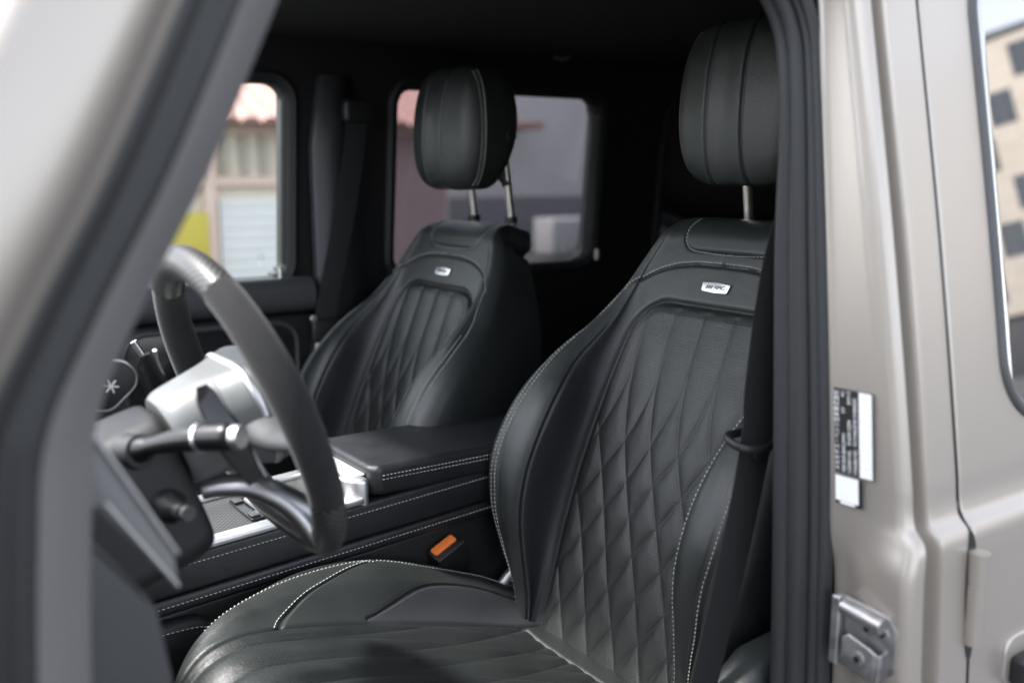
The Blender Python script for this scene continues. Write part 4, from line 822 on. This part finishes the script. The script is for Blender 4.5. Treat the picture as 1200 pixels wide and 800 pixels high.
# ------------------------------------------------------------------ dashboard
DASHT = material('dash_trim', (.15, .152, .155), .5, bump=.3, scale=700, dist=.0003, var=.1)
dash = thing('dashboard', (.35, 1.15, .9), 'dark grey dashboard end panels beside the blurred front door pillar', 'dashboard')
yz_slab('side_panel', [(1.25, 1.41), (.985, 1.395), (.961, 1.368), (.911, 1.273), (.909, 1.245), (.962, 1.318), (1.25, 1.33)], -.255, .045, DASHT, dash, .004)
for a_, b_ in (((.960, 1.370), (.9095, 1.274)), ((.957, 1.322), (.9105, 1.249))): tube('edge_strip', [(-.3005, *a_), (-.3005, *b_)], .0018, ZINC, dash, 8, (1, 0, 0))
yz_slab('kick_panel', [(1.25, 1.31), (.978, 1.305), (.944, 1.258), (.923, 1.229), (.915, 1.173), (.912, .95), (1.25, .9)], -.235, .055, PLASTIC_G, dash, .005)
yz_slab('lower_panel', [(1.25, 1.322), (.99, 1.316), (.93, 1.24), (.935, 1.0), (1.25, .98)], -.215, .02, PLASTIC, dash, .003)
yz_slab('body', [(1.33, 1.32), (1.04, 1.31), (.985, 1.27), (.965, 1.22), (.99, 1.12), (1.06, 1.0), (1.33, .95)], 1.0, 1.2, PLASTIC, dash, .012)
tube('display_edge', [(.35, .773, 1.325), (.35, .741, 1.269)], .0045, SATIN, dash, 10, (1, 0, 0))

# ------------------------------------------------------------------ centre console
con = thing('centre_console', (.36, .4, .55), 'black leather centre console with padded armrest and aluminium edge strip', 'console')
zt = lambda y, z0: z0 - .07 * (y - .5)
CX = .272
def con_pad(name, y0, y1, za, zb, x, th, mat, bev): return yz_slab(name, [(y1, zt(y1, za)), (y1, zt(y1, zb)), (y0, zt(y0, zb)), (y0, zt(y0, za))], x + th, th, mat, con, bev)
up_pad = con_pad('side_pad', -.15, .95, 1.006, 1.060, CX, .03, L_CON, .006)
con_pad('side_lower', -.15, .95, .58, .980, CX + .012, .03, PLASTIC, .006)
con_pad('pad_ledge', -.15, .95, .982, 1.005, CX - .001, .02, L_CON, .006)
ly = np.linspace(-.1, .93, 200)
for z0, xo in ((1.046, .0), (.9945, -.001)):
    stitches('stitching', np.c_[np.full(200, CX + xo), ly, zt(ly, z0)], np.tile((-1., 0, 0), (200, 1)), THREAD, up_pad)
box('core', (CX + .031, -.15, .56), (.45, .95, 1.02), PLASTIC, con, .004)
yz_slab('side_pad', [(.95, zt(.95, .6)), (.95, zt(.95, 1.06)), (-.15, zt(-.15, 1.06)), (-.15, zt(-.15, .6))], .478, .027, L_CON, con, .006)
def top_plate(name, x0, x1, y0, y1, z0, th, mat, parent, bev=.001, rad=.004):
    return slab(name, rrect(x1 - x0, y1 - y0, rad, 4), ((x0 + x1) / 2, (y0 + y1) / 2, zt((y0 + y1) / 2, z0)), (1, 0, 0), (0, 1, -.07), th, mat, parent, bev)
top_plate('edge_strip', CX - .004, CX + .024, .478, .95, 1.0605, .009, SATIN, con, .0025)
top_plate('edge_strip', .444, .466, .478, .95, 1.0605, .009, SATIN, con, .0025)
cp = top_plate('carbon_plate', CX + .0245, .4435, .50, .74, 1.052, .010, CARB, con, .001)
top_plate('storage_tray', CX + .0245, .4435, .742, .95, 1.045, .004, GLOSSBLACK, con, .001)
bp = top_plate('button_panel', .315, .415, .545, .635, 1.0625, .004, GLOSSBLACK, cp, .0015)
for i in range(4):
    for j in range(2):
        if j == 1 and i in (1, 2): continue
        b_ = top_plate('button', .320 + i * .0235, .340 + i * .0235, .549 + j * .070, .563 + j * .070, 1.067, .003, PLASTIC_G, bp, .001, .002)
kx, ky = .365, .598; tp = top_plate('touch_pad', kx - .034, kx + .034, ky - .02, ky + .022, 1.0668, .008, SATIN, cp, .004, .012)
bx_ = [(.326, .5555), (.3495, .5555), (.373, .5555), (.3965, .5555)]
for k, (x_, y_) in enumerate(bx_): top_plate('icon', x_, x_ + .008, y_ - .0012, y_ + .0012, 1.0702, .0003, ICON, bp, 0, .0005)
# armrest box, with stitched edge and satin nose
ar = slab('armrest', [(CX - .003, -.15), (.47, -.15), (.47, .455), (.455, .468), (CX + .012, .468), (CX - .003, .455)], (0, 0, 1.068), (1, 0, 0), (0, 1, 0), .047, L_CON, con, .011, 5)
ly = np.linspace(-.1, .452, 150)
for z_, x_ in ((1.1005, CX - .0032), (1.0945, CX - .0032)): stitches('stitching', np.c_[np.full(150, x_), ly, np.full(150, z_)], np.tile((-1., 0, 0), (150, 1)), THREAD, ar)
lx = np.linspace(CX, .465, 60)
nose = slab('armrest_nose', [(.37 + .098 * math.cos(R(a_)), .467 + .045 * math.sin(R(a_)) ** .7) for a_ in range(0, 181, 6)], (0, 0, 1.043), (1, 0, 0), (0, 1, 0), .056, SATIN, con, .009, 5)
nd = slab('nose_lid', [(.37 + .082 * math.cos(R(a_)), .468 + .034 * math.sin(R(a_)) ** .7) for a_ in range(0, 181, 6)], (0, 0, 1.0992), (1, 0, 0), (0, 1, 0), .003, material('pale_satin', (.8, .8, .8), .5, metal=.3), nose, .0012)
# quilted knee pad low on the tunnel
kp = yz_slab('knee_pad', [(.95, .955), (.735, .955), (.705, .94), (.70, .915), (.73, .82), (.95, .80)], CX + .02, .03, L_CON, con, .012)
kc = smoothcurve([(.95, .942), (.80, .943), (.735, .942), (.714, .930), (.712, .912), (.73, .86), (.745, .82)], 80); stitches('stitching', np.c_[np.full(80, CX - .0102), kc], np.tile((-1., 0, 0), (80, 1)), THREAD, kp)

# ------------------------------------------------------------------ belts and buckle
def ribbon(name, P, wdir, wd, mat, parent, th=.0014):
    P = smoothcurve(P, 90); wdv = np.asarray(wdir, float)
    if wdv.ndim == 1: wdv = np.tile(wdv, (90, 1))
    else: wdv = np.stack([np.interp(np.linspace(0, 1, 90), np.linspace(0, 1, len(wdv)), wdv[:, k]) for k in range(3)], -1)
    T = np.gradient(P, axis=0); T /= np.linalg.norm(T, axis=1)[:, None]; wdv = wdv - T * (wdv * T).sum(1)[:, None]; wdv /= np.linalg.norm(wdv, axis=1)[:, None]; N = np.cross(T, wdv)
    prof = rrect(wd, th, th * .45, 2); V = P[:, None] + wdv[:, None] * prof[None, :, :1] + N[:, None] * prof[None, :, 1:]
    m = len(prof); s = np.linspace(0, 1, 90)
    return mk(name, V.reshape(-1, 3), grid_faces(90, m, True), mat, parent, True, auto=50)
belt = thing('seat_belt', (-.29, .33, .8), 'black seat belt strap hanging beside the driver seat with a black guide clip', 'seat belt')
ribbon('strap', [(-.330, .200, 1.78), (-.322, .222, 1.60), (-.300, .252, 1.46), (-.290, .264, 1.33), (-.288, .268, 1.255), (-.287, .290, 1.15), (-.287, .312, 1.07), (-.288, .338, .985), (-.29, .39, .83)], [(.45, .8, 0), (.40, .9, 0), (.25, 1, 0), (.05, 1, 0), (0, 1, 0.1), (0, 1, .2)], .047, STRAP, belt)
lp = smoothcurve([(-.284, .235, 1.266), (-.274, .240, 1.262), (-.268, .268, 1.259), (-.270, .296, 1.259), (-.282, .303, 1.256), (-.298, .300, 1.252), (-.303, .270, 1.248), (-.298, .238, 1.256)], 60)
cl = sweep('guide_clip', lp, circ(.0038, 12, .005), PLASTIC, belt, (0, 0, 1), closed=True)
disc('stop_button', (-.289, .268, 1.238), (-1, .15, .1), .0085, .005, PLASTIC, belt, 24); 
bk = thing('belt_buckle', (.268, .33, .86), 'seat belt buckle with orange release button between driver seat and console', 'belt buckle')
ax = Vector((0, -.9, .44)).normalized(); nn = Vector((-.25, .44, .86)); nn = (nn - ax * nn.dot(ax)).normalized(); ay = nn.cross(ax)
bc = Vector((.264, .346, .968)); slab('housing', rrect(.052, .026, .006), bc - nn * .10, ax, ay, .099, PLASTIC, bk, .003)
slab('release_button', rrect(.043, .017, .004), bc - nn * .0005, ax, ay, .0045, ORANGE, bk, .0012); slab('housing_lip', rrect(.054, .008, .003), bc - nn * .045 - ay * .02, ax, ay, .05, PLASTIC, bk, .002)
pb = thing('seat_belt', (.98, .18, 1.0), 'black passenger seat belt hanging on the far pillar', 'seat belt')
ribbon('strap', [(.955, .13, 1.69), (.958, .15, 1.56), (.962, .175, 1.43), (.966, .20, 1.32), (.97, .222, 1.22), (.972, .235, 1.14)], (.15, 1, 0), .047, STRAP, pb)
yz_slab('height_adjuster', rrect(.075, .05, .012) + np.array([.13, 1.675]), .975, .03, PLASTIC, pb, .008)
box('latch_tongue', (.952, .195, 1.185), (.968, .255, 1.235), PLASTIC, pb, .006); tube('latch_plate', [(.955, .225, 1.185), (.955, .228, 1.165)], .006, CHROME, pb, 10, (1, 0, 0)); tube('latch_plate', [(.955, .245, 1.183), (.955, .248, 1.163)], .005, CHROME, pb, 10, (1, 0, 0))
disc('stop_button', (.950, .255, 1.238), (-1, 0, 0), .008, .005, CHROME, pb, 16)
